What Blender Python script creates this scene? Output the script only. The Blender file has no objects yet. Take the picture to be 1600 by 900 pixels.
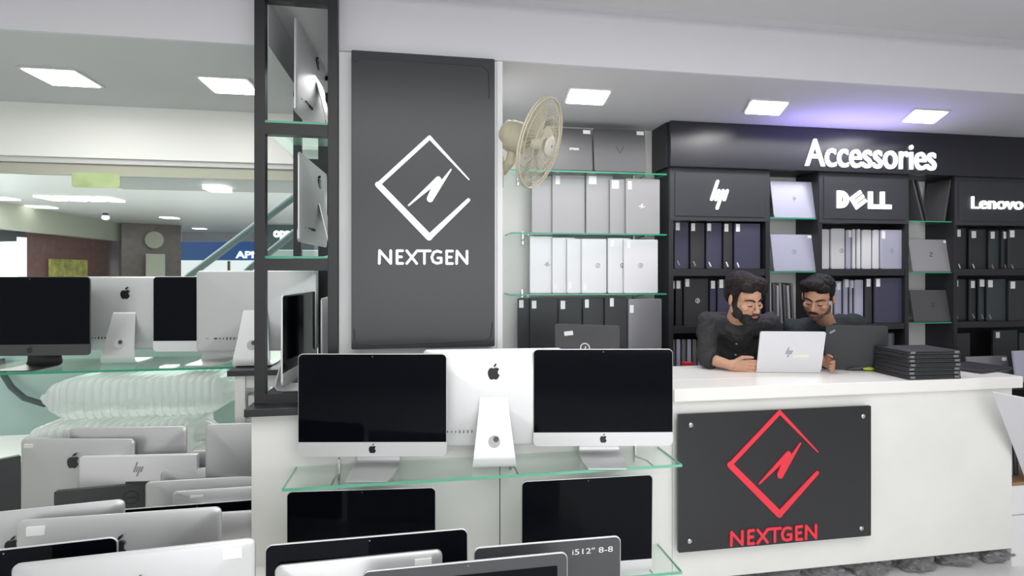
import bpy, bmesh, math, random
from mathutils import Vector, Matrix, noise
from math import sin, cos, pi, radians, hypot, atan2
random.seed(7)
C = bpy.context.scene
COL = C.collection
# ---------------------------------------------------------------- camera, world, lights, exposure
F, PHI, HC = 850.0, radians(9.35), 1.68
cp, sp = cos(PHI), sin(PHI)
cam = bpy.data.objects.new('camera', bpy.data.cameras.new('camera')); COL.objects.link(cam)
cam.location = (0, 0, HC); cam.rotation_euler = (pi/2, 0, -PHI)
cam.data.sensor_width = 36; cam.data.lens = F/1600*36; cam.data.shift_y = -25/1600
cam.data.clip_end = 200
C.camera = cam
C.view_settings.view_transform = 'Standard'; C.view_settings.look = 'None'
C.view_settings.gamma = 1; C.view_settings.use_curve_mapping = False
C.view_settings.exposure = 0.48
w = bpy.data.worlds.new('world'); C.world = w; w.use_nodes = True
w.node_tree.nodes['Background'].inputs[0].default_value = (.93, .97, 1, 1)
w.node_tree.nodes['Background'].inputs[1].default_value = 0.75

def area(name, loc, size, power, color=(1, 1, 1), rot=(0, 0, 0), sy=None):
    l = bpy.data.lights.new(name, 'AREA'); l.energy = power; l.color = color; l.shape = 'RECTANGLE'
    l.size = size; l.size_y = sy or size
    o = bpy.data.objects.new(name, l); COL.objects.link(o); o.location = loc; o.rotation_euler = rot
    return o
area('shop_light', (0.6, 0.2, 2.98), 4.0, 62, (1, .985, .96), sy=2.2)
area('shop_light_deep', (1.6, 3.2, 2.70), 4.5, 20, (1, .985, .97), sy=.5)
area('shop_light_left', (-1.8, 3.1, 2.70), 1.8, 9, (.97, 1, .97), sy=.5)
area('shop_front_fill', (1.0, -2.7, 1.7), 6.0, 72, (.96, .98, 1), rot=(pi/2, 0, 0), sy=2.2)  # added soft fill from behind the camera; no window stands there
area('violet_ceiling_fill', (3.0, 3.42, 2.45), 1.0, 3.0, (.38, .30, 1), rot=(pi, 0, 0), sy=.12)  # unseen lamp added for the violet glow on the ceiling by the fascia
area('violet_shelf_fill', (2.1, 3.35, 2.2), 1.2, 1.6, (.4, .3, 1), rot=(-.9, 0, 0), sy=.1)  # another unseen lamp, added for violet tint around the shelf units
area('mall_bounce', (-4, 10, .3), 9, 85, (1, .98, .98), rot=(pi, 0, 0), sy=7)  # added upward fill standing in for light bounced off the mall floor
area('mall_light', (-5, 10, 3.12), 10, 560, (1, .98, .97), sy=6)

# ---------------------------------------------------------------- pixel rays -> world (layout measured from the photograph)
def W(px, py, Y):
    xc = (px-800)/F; zc = Y/(cp-xc*sp)
    return Vector((zc*(xc*cp+sp), Y, HC+(425-py)/F*zc))
def WZ(px, py, Z):
    xc = (px-800)/F; zc = (HC-Z)*F/(py-425)
    return Vector((zc*(xc*cp+sp), zc*(cp-xc*sp), Z))
def WD(px, py, zc):
    xc = (px-800)/F
    return Vector((zc*(xc*cp+sp), zc*(cp-xc*sp), HC+(425-py)/F*zc))

# ---------------------------------------------------------------- materials
M = {}
def mat(name, col, rough=.5, metal=0, spec=.5, bump=0, bscale=40, var=0, vscale=6, emis=None, estr=0, coat=0, stretch=None):
    m = bpy.data.materials.new(name); m.use_nodes = True; nt = m.node_tree; b = nt.nodes['Principled BSDF']
    b.inputs['Base Color'].default_value = (*col, 1); b.inputs['Roughness'].default_value = rough
    b.inputs['Metallic'].default_value = metal; b.inputs['Specular IOR Level'].default_value = spec
    b.inputs['Coat Weight'].default_value = coat
    if emis: b.inputs['Emission Color'].default_value = (*emis, 1); b.inputs['Emission Strength'].default_value = estr
    if var or bump:
        tc = nt.nodes.new('ShaderNodeTexCoord'); src = tc.outputs['Object']
        if stretch:
            mp = nt.nodes.new('ShaderNodeMapping'); mp.inputs['Scale'].default_value = stretch
            nt.links.new(src, mp.inputs['Vector']); src = mp.outputs['Vector']
    if var:
        n = nt.nodes.new('ShaderNodeTexNoise'); n.inputs['Scale'].default_value = vscale; n.inputs['Detail'].default_value = 5
        nt.links.new(src, n.inputs['Vector'])
        r = nt.nodes.new('ShaderNodeValToRGB')
        r.color_ramp.elements[0].color = (*[max(0, c*(1-var)) for c in col], 1)
        r.color_ramp.elements[1].color = (*[min(1, c*(1+var)) for c in col], 1)
        r.color_ramp.elements[0].position = .3; r.color_ramp.elements[1].position = .7
        nt.links.new(n.outputs['Fac'], r.inputs['Fac']); nt.links.new(r.outputs['Color'], b.inputs['Base Color'])
    if bump:
        n = nt.nodes.new('ShaderNodeTexNoise'); n.inputs['Scale'].default_value = bscale; n.inputs['Detail'].default_value = 4
        nt.links.new(src, n.inputs['Vector'])
        bp = nt.nodes.new('ShaderNodeBump'); bp.inputs['Strength'].default_value = bump; bp.inputs['Distance'].default_value = .01
        nt.links.new(n.outputs['Fac'], bp.inputs['Height']); nt.links.new(bp.outputs['Normal'], b.inputs['Normal'])
    M[name] = m
    return m
def thin(name, tint, gloss=(1, 1, 1), rough=.02, base=.0, ior=1.45, body=None, bodyfac=0):
    m = bpy.data.materials.new(name); m.use_nodes = True; nt = m.node_tree; nt.nodes.clear()
    out = nt.nodes.new('ShaderNodeOutputMaterial'); t = nt.nodes.new('ShaderNodeBsdfTransparent'); t.inputs[0].default_value = (*tint, 1)
    g = nt.nodes.new('ShaderNodeBsdfGlossy'); g.inputs['Color'].default_value = (*gloss, 1); g.inputs['Roughness'].default_value = rough
    lw = nt.nodes.new('ShaderNodeLayerWeight'); lw.inputs[0].default_value = .5
    f1 = nt.nodes.new('ShaderNodeMath'); f1.operation = 'POWER'; f1.inputs[1].default_value = 4; nt.links.new(lw.outputs['Facing'], f1.inputs[0])
    f = nt.nodes.new('ShaderNodeMath'); f.operation = 'MULTIPLY_ADD'; f.inputs[1].default_value = .55; f.inputs[2].default_value = .025; nt.links.new(f1.outputs[0], f.inputs[0])
    mx = nt.nodes.new('ShaderNodeMixShader'); nt.links.new(f.outputs[0], mx.inputs[0])
    src = t
    if body:
        d = nt.nodes.new('ShaderNodeBsdfDiffuse'); d.inputs[0].default_value = (*body, 1)
        tr = nt.nodes.new('ShaderNodeBsdfTranslucent'); tr.inputs[0].default_value = (*body, 1)
        m3 = nt.nodes.new('ShaderNodeMixShader'); m3.inputs[0].default_value = .4; nt.links.new(d.outputs[0], m3.inputs[1]); nt.links.new(tr.outputs[0], m3.inputs[2])
        m2 = nt.nodes.new('ShaderNodeMixShader'); m2.inputs[0].default_value = bodyfac
        nt.links.new(t.outputs[0], m2.inputs[1]); nt.links.new(m3.outputs[0], m2.inputs[2]); src = m2
    nt.links.new(src.outputs[0], mx.inputs[1]); nt.links.new(g.outputs[0], mx.inputs[2]); nt.links.new(mx.outputs[0], out.inputs[0])
    M[name] = m
    return m
mat('ceiling', (.60, .60, .61), .8, bump=.02, bscale=200)
mat('beam', (.66, .65, .68), .7)
mat('wall', (.66, .66, .65), .7, var=.03, vscale=3)
mat('header', (.80, .80, .76), .7)
mat('pillar', (.82, .82, .83), .45)
mat('laminate', (.80, .80, .77), .35, var=.035, vscale=2.5, bump=.01)
mat('worktop', (.88, .87, .84), .25)
mat('seam', (.06, .06, .055), .6)
mat('floor', (.78, .78, .78), .25, var=.02)
mat('black_board', (.022, .023, .025), .38, bump=.02, bscale=30)
mat('black_frame', (.012, .012, .014), .45)
mat('sign_black', (.030, .032, .036), .30, bump=.02, bscale=8)
mat('acrylic', (.018, .019, .022), .30)
mat('fascia', (.018, .019, .026), .26)
mat('unit_black', (.016, .016, .020), .45)
mat('unit_back', (.008, .008, .009), .6)
mat('header_panel', (.035, .037, .044), .40)
mat('letter_white', (.9, .9, .9), .4, emis=(.95, .97, 1), estr=.9)
mat('letter_print', (.9, .9, .92), .4, emis=(1, 1, 1), estr=.12)
mat('letter_red', (.80, .035, .06), .45)
mat('silver', (.60, .605, .61), .38, metal=.55)
mat('silver_front', (.72, .725, .73), .38, metal=.35)
mat('silver_stand', (.66, .665, .67), .34, metal=.5)
mat('white_alu', (.80, .80, .81), .35, metal=.25)
mat('screen', (.0025, .003, .005), .06, spec=.10)
mat('screen_matte', (.02, .021, .023), .35)
mat('dark_front', (.055, .057, .06), .35)
mat('logo_dark', (.015, .015, .018), .2)
mat('logo_grey', (.28, .28, .30), .35)
mat('logo_light', (.8, .8, .84), .3)
mat('port', (.02, .02, .02), .4)
mat('hole', (.45, .45, .46), .4)
mat('sticker', (.86, .86, .86), .6)
mat('sticker_tape', (.80, .79, .68), .6)
mat('steel', (.55, .55, .53), .25, metal=1)
mat('glass_edge', (.03, .30, .17), .15)
mat('glass_edge_pale', (.16, .48, .34), .12)
thin('glass', (.88, .965, .93), base=0)
thin('glass_clear', (.945, .985, .965))
thin('window_glass', (.94, .985, .965))
thin('bubble', (.95, .97, .96), rough=.14, ior=1.5, body=(.93, .95, .94), bodyfac=.5)
thin('bag_grey', (.6, .6, .6), rough=.18, ior=1.5, body=(.42, .42, .43), bodyfac=.7)
mat('light_on', (1, 1, 1), .5, emis=(1, .985, .95), estr=9)
mat('light_mall', (1, 1, 1), .5, emis=(1, .985, .95), estr=2.6)
mat('light_frame', (.55, .55, .54), .5)
mat('fan_cream', (.58, .54, .40), .42)
mat('fan_blade', (.66, .64, .54), .35)
mat('red_badge', (.6, .05, .05), .4)
mat('skin', (.52, .29, .19), .5, var=.06, vscale=30)
mat('skin2', (.44, .235, .15), .5, var=.06, vscale=30)
mat('lips', (.33, .12, .10), .45)
mat('hair', (.014, .010, .008), .6, spec=.2, bump=.6, bscale=60, stretch=(1, 6, 1), var=.5, vscale=25)
mat('hair2', (.007, .006, .006), .6, spec=.2, bump=.5, bscale=70, stretch=(5, 1, 1), var=.4, vscale=25)
mat('beard', (.006, .005, .005), .65, bump=.8, bscale=160)
mat('stubble', (.10, .065, .05), .6, bump=.3, bscale=250)
mat('eye', (.55, .52, .48), .2)
mat('shirt_charcoal', (.022, .022, .024), .8, bump=.35, bscale=60, var=.15, vscale=60, stretch=(6, 6, .6))
mat('shirt_teal', (.010, .017, .021), .85, bump=.2, bscale=80)
mat('trousers', (.03, .03, .035), .8)
mat('button', (.45, .45, .48), .3)
mat('lime', (.42, .50, .04), .7)
mat('cloth_grey', (.10, .10, .10), .8)
mat('mall_ceiling', (.62, .59, .61), .45, bump=.03, bscale=3)
mat('mall_soffit', (.34, .32, .325), .5)
mat('mall_beige', (.42, .42, .34), .6)
mat('granite_red', (.16, .055, .05), .25, var=.25, vscale=8)
mat('granite_brown', (.10, .07, .062), .22, var=.3, vscale=6)
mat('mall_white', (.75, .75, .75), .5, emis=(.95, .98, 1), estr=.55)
mat('mall_window', (.8, .85, .9), .3, emis=(.95, .98, 1), estr=1.3)
mat('mall_dark', (.03, .03, .035), .4)
mat('mall_floor', (.42, .46, .43), .3)
mat('mall_rail', (.03, .055, .055), .35)
mat('panel_teal', (.46, .58, .54), .3)
mat('blue_sign', (.02, .08, .24), .4, emis=(.02, .10, .32), estr=.35)
mat('teal_sign', (.05, .09, .10), .4)
mat('poster', (.42, .40, .08), .5, var=.5, vscale=5)
mat('green_sticker', (.42, .52, .26), .7, var=.15, vscale=10)
mat('wood_edge', (.30, .18, .09), .5)
mat('red_plastic', (.6, .03, .03), .4)
mat('paper', (.75, .76, .76), .6)

# ---------------------------------------------------------------- mesh helpers
def mesh_of(bm, name, m=None, smooth=False, ang=35):
    bmesh.ops.recalc_face_normals(bm, faces=bm.faces)
    me = bpy.data.meshes.new(name); bm.to_mesh(me); bm.free()
    if m: me.materials.append(M[m])
    if smooth:
        for p in me.polygons: p.use_smooth = True
        me.set_sharp_from_angle(angle=radians(ang))
    return me
def obj(name, bm, m, parent=None, loc=None, rot=None, smooth=False, ang=35):
    me = mesh_of(bm, name, m, smooth, ang)
    o = bpy.data.objects.new(name, me); COL.objects.link(o)
    if parent: o.parent = parent
    if loc is not None: o.location = loc
    if rot is not None: o.rotation_euler = rot
    return o
def empty(name, loc=(0, 0, 0), rot=(0, 0, 0)):
    o = bpy.data.objects.new(name, None); COL.objects.link(o); o.location = loc; o.rotation_euler = rot
    o.empty_display_size = .05
    return o
def tag(o, label, cat, group=None, kind=None):
    o['label'] = label; o['category'] = cat
    if group: o['group'] = group
    if kind: o['kind'] = kind
    return o
def struct(o): o['kind'] = 'structure'; return o
def B(): return bmesh.new()
def box(bm, x0, x1, y0, y1, z0, z1, bev=0):
    r = bmesh.ops.create_cube(bm, size=1)
    bmesh.ops.scale(bm, vec=(abs(x1-x0), abs(y1-y0), abs(z1-z0)), verts=r['verts'])
    bmesh.ops.translate(bm, vec=((x0+x1)/2, (y0+y1)/2, (z0+z1)/2), verts=r['verts'])
    if bev:
        es = list({e for v in r['verts'] for e in v.link_edges})
        bmesh.ops.bevel(bm, geom=es, offset=bev, segments=2, affect='EDGES', profile=.5)
    return bm
def bx(*a, **k): return box(B(), *a, **k)
def rr(w_, h, r, n=5):
    """rounded rectangle outline, bottom on z=0, centred in x"""
    r = min(r, w_/2-1e-4, h/2-1e-4); pts = []
    for cx, cz, a0 in ((w_/2-r, r, -pi/2), (w_/2-r, h-r, 0), (-w_/2+r, h-r, pi/2), (-w_/2+r, r, pi)):
        for i in range(n+1):
            a = a0+pi/2*i/n; pts.append((cx+r*cos(a), cz+r*sin(a)))
    return pts
def prism(bm, pts, y0, y1):
    """closed outline in xz extruded from y0 to y1"""
    a = [bm.verts.new((x, y0, z)) for x, z in pts]; b = [bm.verts.new((x, y1, z)) for x, z in pts]; n = len(pts)
    bm.faces.new(a); bm.faces.new(b)
    for i in range(n): bm.faces.new((a[i], a[(i+1) % n], b[(i+1) % n], b[i]))
    return bm
def loft(bm, rings, cap=True):
    vs = [[bm.verts.new(p) for p in r] for r in rings]; n = len(vs[0])
    for a, b in zip(vs, vs[1:]):
        for i in range(n): bm.faces.new((a[i], a[(i+1) % n], b[(i+1) % n], b[i]))
    if cap: bm.faces.new(vs[0]); bm.faces.new(vs[-1])
    return bm
def tube(bm, pts, r, seg=8, cap=True):
    pts = [Vector(p) for p in pts]; rings = []
    rs = r if isinstance(r, (list, tuple)) else [r]*len(pts)
    up = Vector((0, 0, 1)); prev = None
    for i, p in enumerate(pts):
        d = (pts[min(i+1, len(pts)-1)]-pts[max(i-1, 0)]).normalized()
        if prev is None:
            a = d.cross(up if abs(d.z) < .95 else Vector((1, 0, 0))).normalized()
        else:
            a = (prev-d*prev.dot(d)).normalized()
        prev = a; b = d.cross(a)
        rings.append([p+(a*cos(2*pi*k/seg)+b*sin(2*pi*k/seg))*rs[i] for k in range(seg)])
    return loft(bm, rings, cap)
def ell(bm, c, r, rot=None, u=20, v=14):
    q = bmesh.ops.create_uvsphere(bm, u_segments=u, v_segments=v, radius=1)
    mt = Matrix.Translation(c) @ (rot or Matrix.Identity(4)) @ Matrix.Diagonal((*r, 1))
    bmesh.ops.transform(bm, matrix=mt, verts=q['verts'])
    return bm
def tcap(bm, p0, r0, p1, r1, seg=16):
    p0, p1 = Vector(p0), Vector(p1)
    tube(bm, [p0, p1], [r0, r1], seg); ell(bm, p0, (r0,)*3, u=seg, v=10); ell(bm, p1, (r1,)*3, u=seg, v=10)
    return bm
def strokes(bm, S, y0, y1, n=8):
    """rounded flat bars in xz: (x0,z0,w0,x1,z1,w1)"""
    k = 0
    for (x0, z0, w0, x1, z1, w1) in S:
        a = atan2(z1-z0, x1-x0); pts = []
        for i in range(n+1): t = a+pi/2+pi*i/n; pts.append((x0+w0/2*cos(t), z0+w0/2*sin(t)))
        for i in range(n+1): t = a-pi/2+pi*i/n; pts.append((x1+w1/2*cos(t), z1+w1/2*sin(t)))
        prism(bm, pts, y0-k*1e-5, y1); k += 1
    return bm
def poly(bm, pts, y0, y1): return prism(bm, pts, y0, y1)
def text(name, s, m, x0, x1, z0, z1, y, th, parent=None, bold=0.0, spacing=1.0):
    cu = bpy.data.curves.new(name, 'FONT'); cu.body = s; cu.extrude = .02; cu.offset = bold; cu.space_character = spacing
    t = bpy.data.objects.new(name, cu); COL.objects.link(t); bpy.context.view_layer.update()
    me = bpy.data.meshes.new_from_object(t); bpy.data.objects.remove(t)
    xs = [v.co.x for v in me.vertices]; ys = [v.co.y for v in me.vertices]
    ax, bxx, ay, by = min(xs), max(xs), min(ys), max(ys)
    for v in me.vertices:
        X = x0+(v.co.x-ax)/(bxx-ax)*(x1-x0); Z = z0+(v.co.y-ay)/(by-ay)*(z1-z0)
        v.co = Vector((X, y-(th if v.co.z > 0 else 0), Z))
    me.materials.clear(); me.materials.append(M[m]); me.name = name
    o = bpy.data.objects.new(name, me); COL.objects.link(o)
    if parent: o.parent = parent
    return o

# ---------------------------------------------------------------- marks
def apple_pts(s):
    R = []
    raw = [(0, .36), (.10, .41), (.22, .43), (.34, .39), (.41, .31), (.33, .23), (.30, .10), (.33, -.03), (.44, -.11),
           (.38, -.26), (.28, -.40), (.18, -.46), (.08, -.43), (0, -.41), (-.09, -.43), (-.19, -.46), (-.29, -.39), (-.38, -.24),
           (-.43, -.06), (-.43, .12), (-.38, .28), (-.28, .39), (-.15, .42)]
    return [(x*s, z*s) for x, z in raw]
def leaf_pts(s): return [(x*s, z*s) for x, z in [(.0, .47), (.02, .60), (.10, .70), (.20, .75), (.20, .64), (.12, .52)]]
def add_apple(parent, x, z, y, s, m='logo_dark', flip=1):
    b = B(); d = -.0008*flip
    for P_ in (apple_pts(s), leaf_pts(s)):
        prism(b, [(x+flip*px, z+pz) for px, pz in P_], y-(.010 if flip < 0 else 0), y+(.0055 if flip < 0 else d))
    return obj('logo', b, m, parent)
def hp_strokes(s):
    # slanted four bar mark, height about s
    k = .36
    def bar(x, z0, z1): return (x+z0*k, z0, .105*s, x+z1*k, z1, .105*s)
    return [bar(-.255*s, -.18*s, .5*s), bar(-.085*s, -.18*s, .16*s), bar(.085*s, -.5*s, .16*s), bar(.255*s, -.18*s, .16*s)]
def ring(bm, x, z, y0, y1, r, wd, n=28):
    for i in range(n):
        a, b = 2*pi*i/n, 2*pi*(i+1)/n
        prism(bm, [(x+r*cos(a), z+r*sin(a)), (x+r*cos(b), z+r*sin(b)), (x+(r-wd)*cos(b), z+(r-wd)*sin(b)), (x+(r-wd)*cos(a), z+(r-wd)*sin(a))], y0, y1)
    return bm
# NEXTGEN mark in its own units (x 105..600, z upwards)
NX = [(105, 380, 22, 382, 118, 22), (105, 380, 32, 380, 658, 36), (380, 658, 32, 597, 452, 20), (382, 118, 20, 600, 340, 7),
      (268, 488, 8, 430, 342, 30), (430, 345, 34, 385, 450, 36), (385, 452, 34, 500, 288, 8)]
def nextgen_letters():
    Wd = 14.5; T, Bt = 732, 800; S = []
    def ln(*p):
        for (a, b), (c, d) in zip(p, p[1:]): S.append((a, b, Wd, c, d, Wd))
    ln((111, Bt), (113, T), (172, Bt), (172, T))
    ln((236, T), (206, T), (206, Bt), (236, Bt)); ln((206, 765), (230, 765))
    ln((258, T), (312, Bt)); ln((314, T), (258, Bt))
    ln((322, T), (386, T)); ln((354, T), (354, Bt))
    ln((444, 738), (425, T), (405, 740), (394, 766), (402, 790), (422, 799), (446, 794), (446, 770), (428, 770))
    ln((508, T), (476, T), (476, Bt), (508, Bt)); ln((476, 765), (502, 765))
    ln((531, Bt), (533, T), (589, Bt), (589, T))
    return S
def add_nextgen(parent, xl, xr, zt, zb, y, m):
    kx = (xr-xl)/(605-95); kz = (zt-zb)/(808-105); kk = (kx+kz)/2
    f = lambda q: (xl+(q[0]-95)*kx, zt-(q[1]-105)*kz, q[2]*kk, xl+(q[3]-95)*kx, zt-(q[4]-105)*kz, q[5]*kk)
    o1 = obj('emblem', strokes(B(), [f(q) for q in NX], y-.006, y), m, parent)
    o2 = obj('lettering', strokes(B(), [f(q) for q in nextgen_letters()], y-.006, y), m, parent)
    return o1, o2

# ================================================================= THE ROOM
YW, YB, YP, YC = 3.95, 3.70, 2.78, 2.59      # back wall, shelf unit fronts, pillar face, counter face
ZL, ZU = HC+1.084, HC+1.37
XL, XR = -3.3, 5.7
struct(obj('floor', bx(XL, XR, -3, YW, -.05, 0), 'floor'))
rx = W(485, 0, 3.03).x; ra, rb = rx-.14, rx+.14           # small recess in the dropped ceiling where the rack reaches up
b = B(); box(b, XL, ra, YP, YW, ZL, ZL+.1); box(b, rb, XR, YP, YW, ZL, ZL+.1); box(b, ra, rb, 3.42, YW, ZL, ZL+.1)
box(b, ra-.01, rb+.01, YP, 3.43, ZU-.06, ZU+.05); box(b, ra-.01, ra, YP, 3.43, ZL+.1, ZU-.06); box(b, rb, rb+.01, YP, 3.43, ZL+.1, ZU-.06); box(b, ra, rb, 3.42, 3.43, ZL+.1, ZU-.06)
struct(obj('ceiling', b, 'ceiling'))
b = B(); box(b, XL, ra, YP-.02, YP, ZL, ZU); box(b, rb, XR, YP-.02, YP, ZL, ZU)
struct(obj('trim_1', b, 'beam'))                 # face of the dropped ceiling
b = B(); box(b, XL, XR, -3, 2.60, ZU-.045, ZU+.1); struct(obj('ceiling_upper', b, 'ceiling'))
b = B(); box(b, XL, XR, 2.60, YP, ZU, ZU+.1); struct(obj('ceiling_step', b, 'beam'))
xp = W(785, 300, YP).x
xp0 = W(527, 300, YP).x
struct(obj('wall_back', bx(xp0, XR, YW, YW+.12, 0, ZL), 'wall'))
struct(obj('wall_right', bx(XR, XR+.1, -3, YW, 0, ZU+.1), 'wall'))
struct(obj('wall_left', bx(XL-.1, XL, -3, YW, 0, ZU+.1), 'wall'))
struct(obj('wall_behind', bx(XL, XR, -3.1, -3, 0, ZU+.1), 'wall'))
# pillar
b = B(); box(b, xp0, xp-.012, YP, YW, 0, ZU-.001, bev=.004); struct(obj('wall_pillar', b, 'pillar'))
b = B(); box(b, xp-.028, xp, YP-.006, YP+.03, 1.0, ZU-.01); struct(obj('trim_2', b, 'pillar'))
# window wall on the left: header, frame, pane
zh = W(200, 249, YW).z
struct(obj('wall_window_header', bx(XL, xp0, YW-.02, YW+.10, zh, ZL), 'header'))
win = struct(empty('window_1', (0, YW+.03, 0)))
b = B(); box(b, XL, xp0, -.03, .03, zh-.035, zh); box(b, XL, xp0, -.03, .03, 0, .05); obj('window_frame', b, 'light_frame', win)
obj('window_bar', bx(XL, xp0, -.012, .012, zh-.11, zh-.037), 'mall_beige', win)
obj('pane', bx(XL, xp0, -.004, .004, .05, zh-.112), 'window_glass', win)
s_ = obj('notice_sticker', prism(B(), [(x+W(146, 0, YW-.01).x, z+W(0, 289, YW-.01).z) for x, z in rr(.285, .098, .02)], YW-.004+.02, YW+.0255-.004), 'green_sticker')
s_.location = (0, 0, 0); tag(s_, 'pale green notice stuck on the shop window above the computers', 'sticker')

# ceiling lights (two on the left, three on the right); slightly skewed like the recesses they sit in
def clight(cx, cy, w_, skew, label, z=ZL, dy=.125):
    o = empty('ceiling_light', (cx, cy, z)); tag(o, label, 'ceiling light', 'square ceiling lights')
    def sk(bm, k):
        for v in bm.verts: v.co.x += -v.co.y*skew*0+v.co.y*skew
        return bm
    hw = w_/2
    fr = B(); box(fr, -hw-.018, hw+.018, -dy-.018, dy+.018, -.008, .0); obj('frame', sk(fr, 1), 'light_frame', o)
    df = B(); box(df, -hw, hw, -dy, dy, -.0125, -.0082, bev=.001); obj('diffuser', sk(df, 1), 'light_on', o)
    return o
for (px, py, wd, sk_, lb) in ((98, 120, .245, .0, 'square ceiling light at the far left, above the dark computer'),
                              (360, 133, .245, .0, 'square ceiling light next to the black display rack'),
                              (918, 150, .24, .15, 'square ceiling light just right of the white pillar, above the fan'),
                              (1197, 167, .25, .45, 'middle of the three ceiling lights right of the pillar'),
                              (1445, 181, .25, .62, 'square ceiling light nearest the right edge, above the shop sign')):
    zc = 1.084*F/(425-py); p = WD(px, py, zc)
    clight(p.x, p.y, wd, sk_, lb)

# plinth and counter
zt = HC-.59; XRc = W(1581, 700, YC).x; xq = W(393, 700, YC).x
xj = W(1050, 620, YC).x
pl = empty('display_plinth', (0, 0, 0)); tag(pl, 'long white laminate plinth under the pillar carrying the glass shelf', 'plinth')
b = B(); box(b, xq, xj, YC, YC+.03, 0, HC-.635); box(b, xq+.10, xp0, YC+.03, 3.5, HC-.66, HC-.635); box(b, xp0, xp0+.1, YC+.03, YP-.001, 0, HC-.66); obj('body', b, 'laminate', pl)
obj('seam', bx(W(781, 0, YC).x-.002, W(781, 0, YC).x+.002, YC-.0015, YC+.001, 0, 1.02), 'seam', pl)
obj('seam', bx(W(530, 0, YC).x-.0015, W(530, 0, YC).x+.0015, YC-.0015, YC+.001, .4, 1.02), 'logo_grey', pl)
pt = obj('rack_base_board', bx(W(383, 0, YC-.04).x, W(530, 0, YC).x, YC-.06, 3.5, HC-.6345, HC-.600, bev=.003), 'black_board'); tag(pt, 'black base board under the tall black display rack', 'board')
ct = empty('shop_counter', (0, 0, 0)); tag(ct, 'long white shop counter with two men leaning on it', 'counter')
b = B(); box(b, xj+.002, XRc, YC, YC+.03, .11, zt-.065); box(b, XRc-.03, XRc, YC+.03, 3.15, .11, zt-.065); obj('front_panel', b, 'laminate', ct)
b = B(); box(b, xp+.01, XRc+.045, YP+.002, 3.20, zt-.065, zt, bev=.004); box(b, xj-.0, XRc+.045, YC-.025, YP+.001, zt-.065, zt, bev=.004)
obj('worktop', b, 'worktop', ct)
b = B(); box(b, xj+.5, XRc-.2, YC+.3, YC+.34, 0, .11); obj('kick_board', b, 'granite_brown', ct)
for x in (xj+.1, XRc-.1): obj('leg', bx(x-.03, x+.03, YC+.10, YC+.16, 0, .11), 'steel', ct)
# crumpled bags in the gap beneath the counter
x = xj+.05; k = 0
bagpx = [1085, 1150, 1215, 1285, 1355, 1425, 1490, 1550]
bl = ['first from the left', 'second from the left', 'third from the left', 'fourth from the left', 'fifth from the left', 'sixth from the left', 'second from the right', 'nearest the right end']
for i, px in enumerate(bagpx):
    c = W(px, 880, YC+.10); b = B(); bmesh.ops.create_icosphere(b, subdivisions=4, radius=1)
    for v in b.verts:
        n = v.co.normalized(); d = .86+.5*abs(noise.noise(n*2.2+Vector((i*7, 0, 0))))+.12*abs(noise.noise(n*5+Vector((i*3, 1, 0))))
        v.co = Vector((n.x*.128*d, n.y*.12*d, max(-.045, min(.060, n.z*.066*d))))
    o = obj('plastic_bag', b, 'bag_grey', None, (c.x, YC+.135, .0465), smooth=True, ang=22)
    tag(o, 'crumpled grey plastic bag stuffed under the counter, '+bl[i], 'bag', 'crumpled bags under the counter')
for i, px in enumerate((1255, 1392, 1522)):
    c = W(px, 880, YC+.2); o = obj('brown_parcel', bx(-.05, .05, -.08, .08, 0, .09, bev=.006), 'wood_edge', None, (c.x, YC+.34, 0))
    tag(o, 'brown parcel among the grey bags under the counter, '+['leftmost', 'middle one', 'rightmost'][i], 'box', 'brown parcels under the counter')

# ---- sign on the pillar
def signboard(name, x0, x1, z0, z1, yf, th, m, label):
    o = empty(name, ((x0+x1)/2, yf, z0)); tag(o, label, 'sign')
    b = B(); prism(b, [(px, pz) for px, pz in rr(x1-x0, z1-z0, .006, 2)], 0, th); obj('board', b, m, o)
    return o
ys = YP-.055
A_, B_ = W(549, 78, ys), W(773, 541, ys)
sg = signboard('wall_sign', A_.x, B_.x, B_.z, A_.z, ys, .055, 'sign_black', 'tall dark sign on the white pillar with white diamond emblem and lettering')
cx = (A_.x+B_.x)/2
l_, r_ = W(588, 213, ys).x-cx, W(734, 213, ys).x-cx
add_nextgen(sg, l_, r_, W(662, 211, ys).z-B_.z, W(662, 414, ys).z-B_.z, -.0003, 'letter_print')
b = B(); hw = (B_.x-A_.x)/2; H = A_.z-B_.z
tube(b, [(-hw+.012, -.002, .1), (-hw+.016, -.002, .05), (-hw+.04, -.002, .028), (-hw+.1, -.002, .02), (hw-.05, -.002, .03), (hw-.02, -.002, .05), (hw-.012, -.002, .12)], .0022, 6)
obj('film_fold', b, 'sign_black', sg, smooth=True); b = B()
tube(b, [(-hw+.015, -.002, H-.06), (-hw+.05, -.002, H-.035), (hw-.06, -.002, H-.04), (hw-.03, -.002, H-.07), (hw-.028, -.002, H-.2)], .002, 6)
obj('film_fold', b, 'sign_black', sg, smooth=True)
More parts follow.
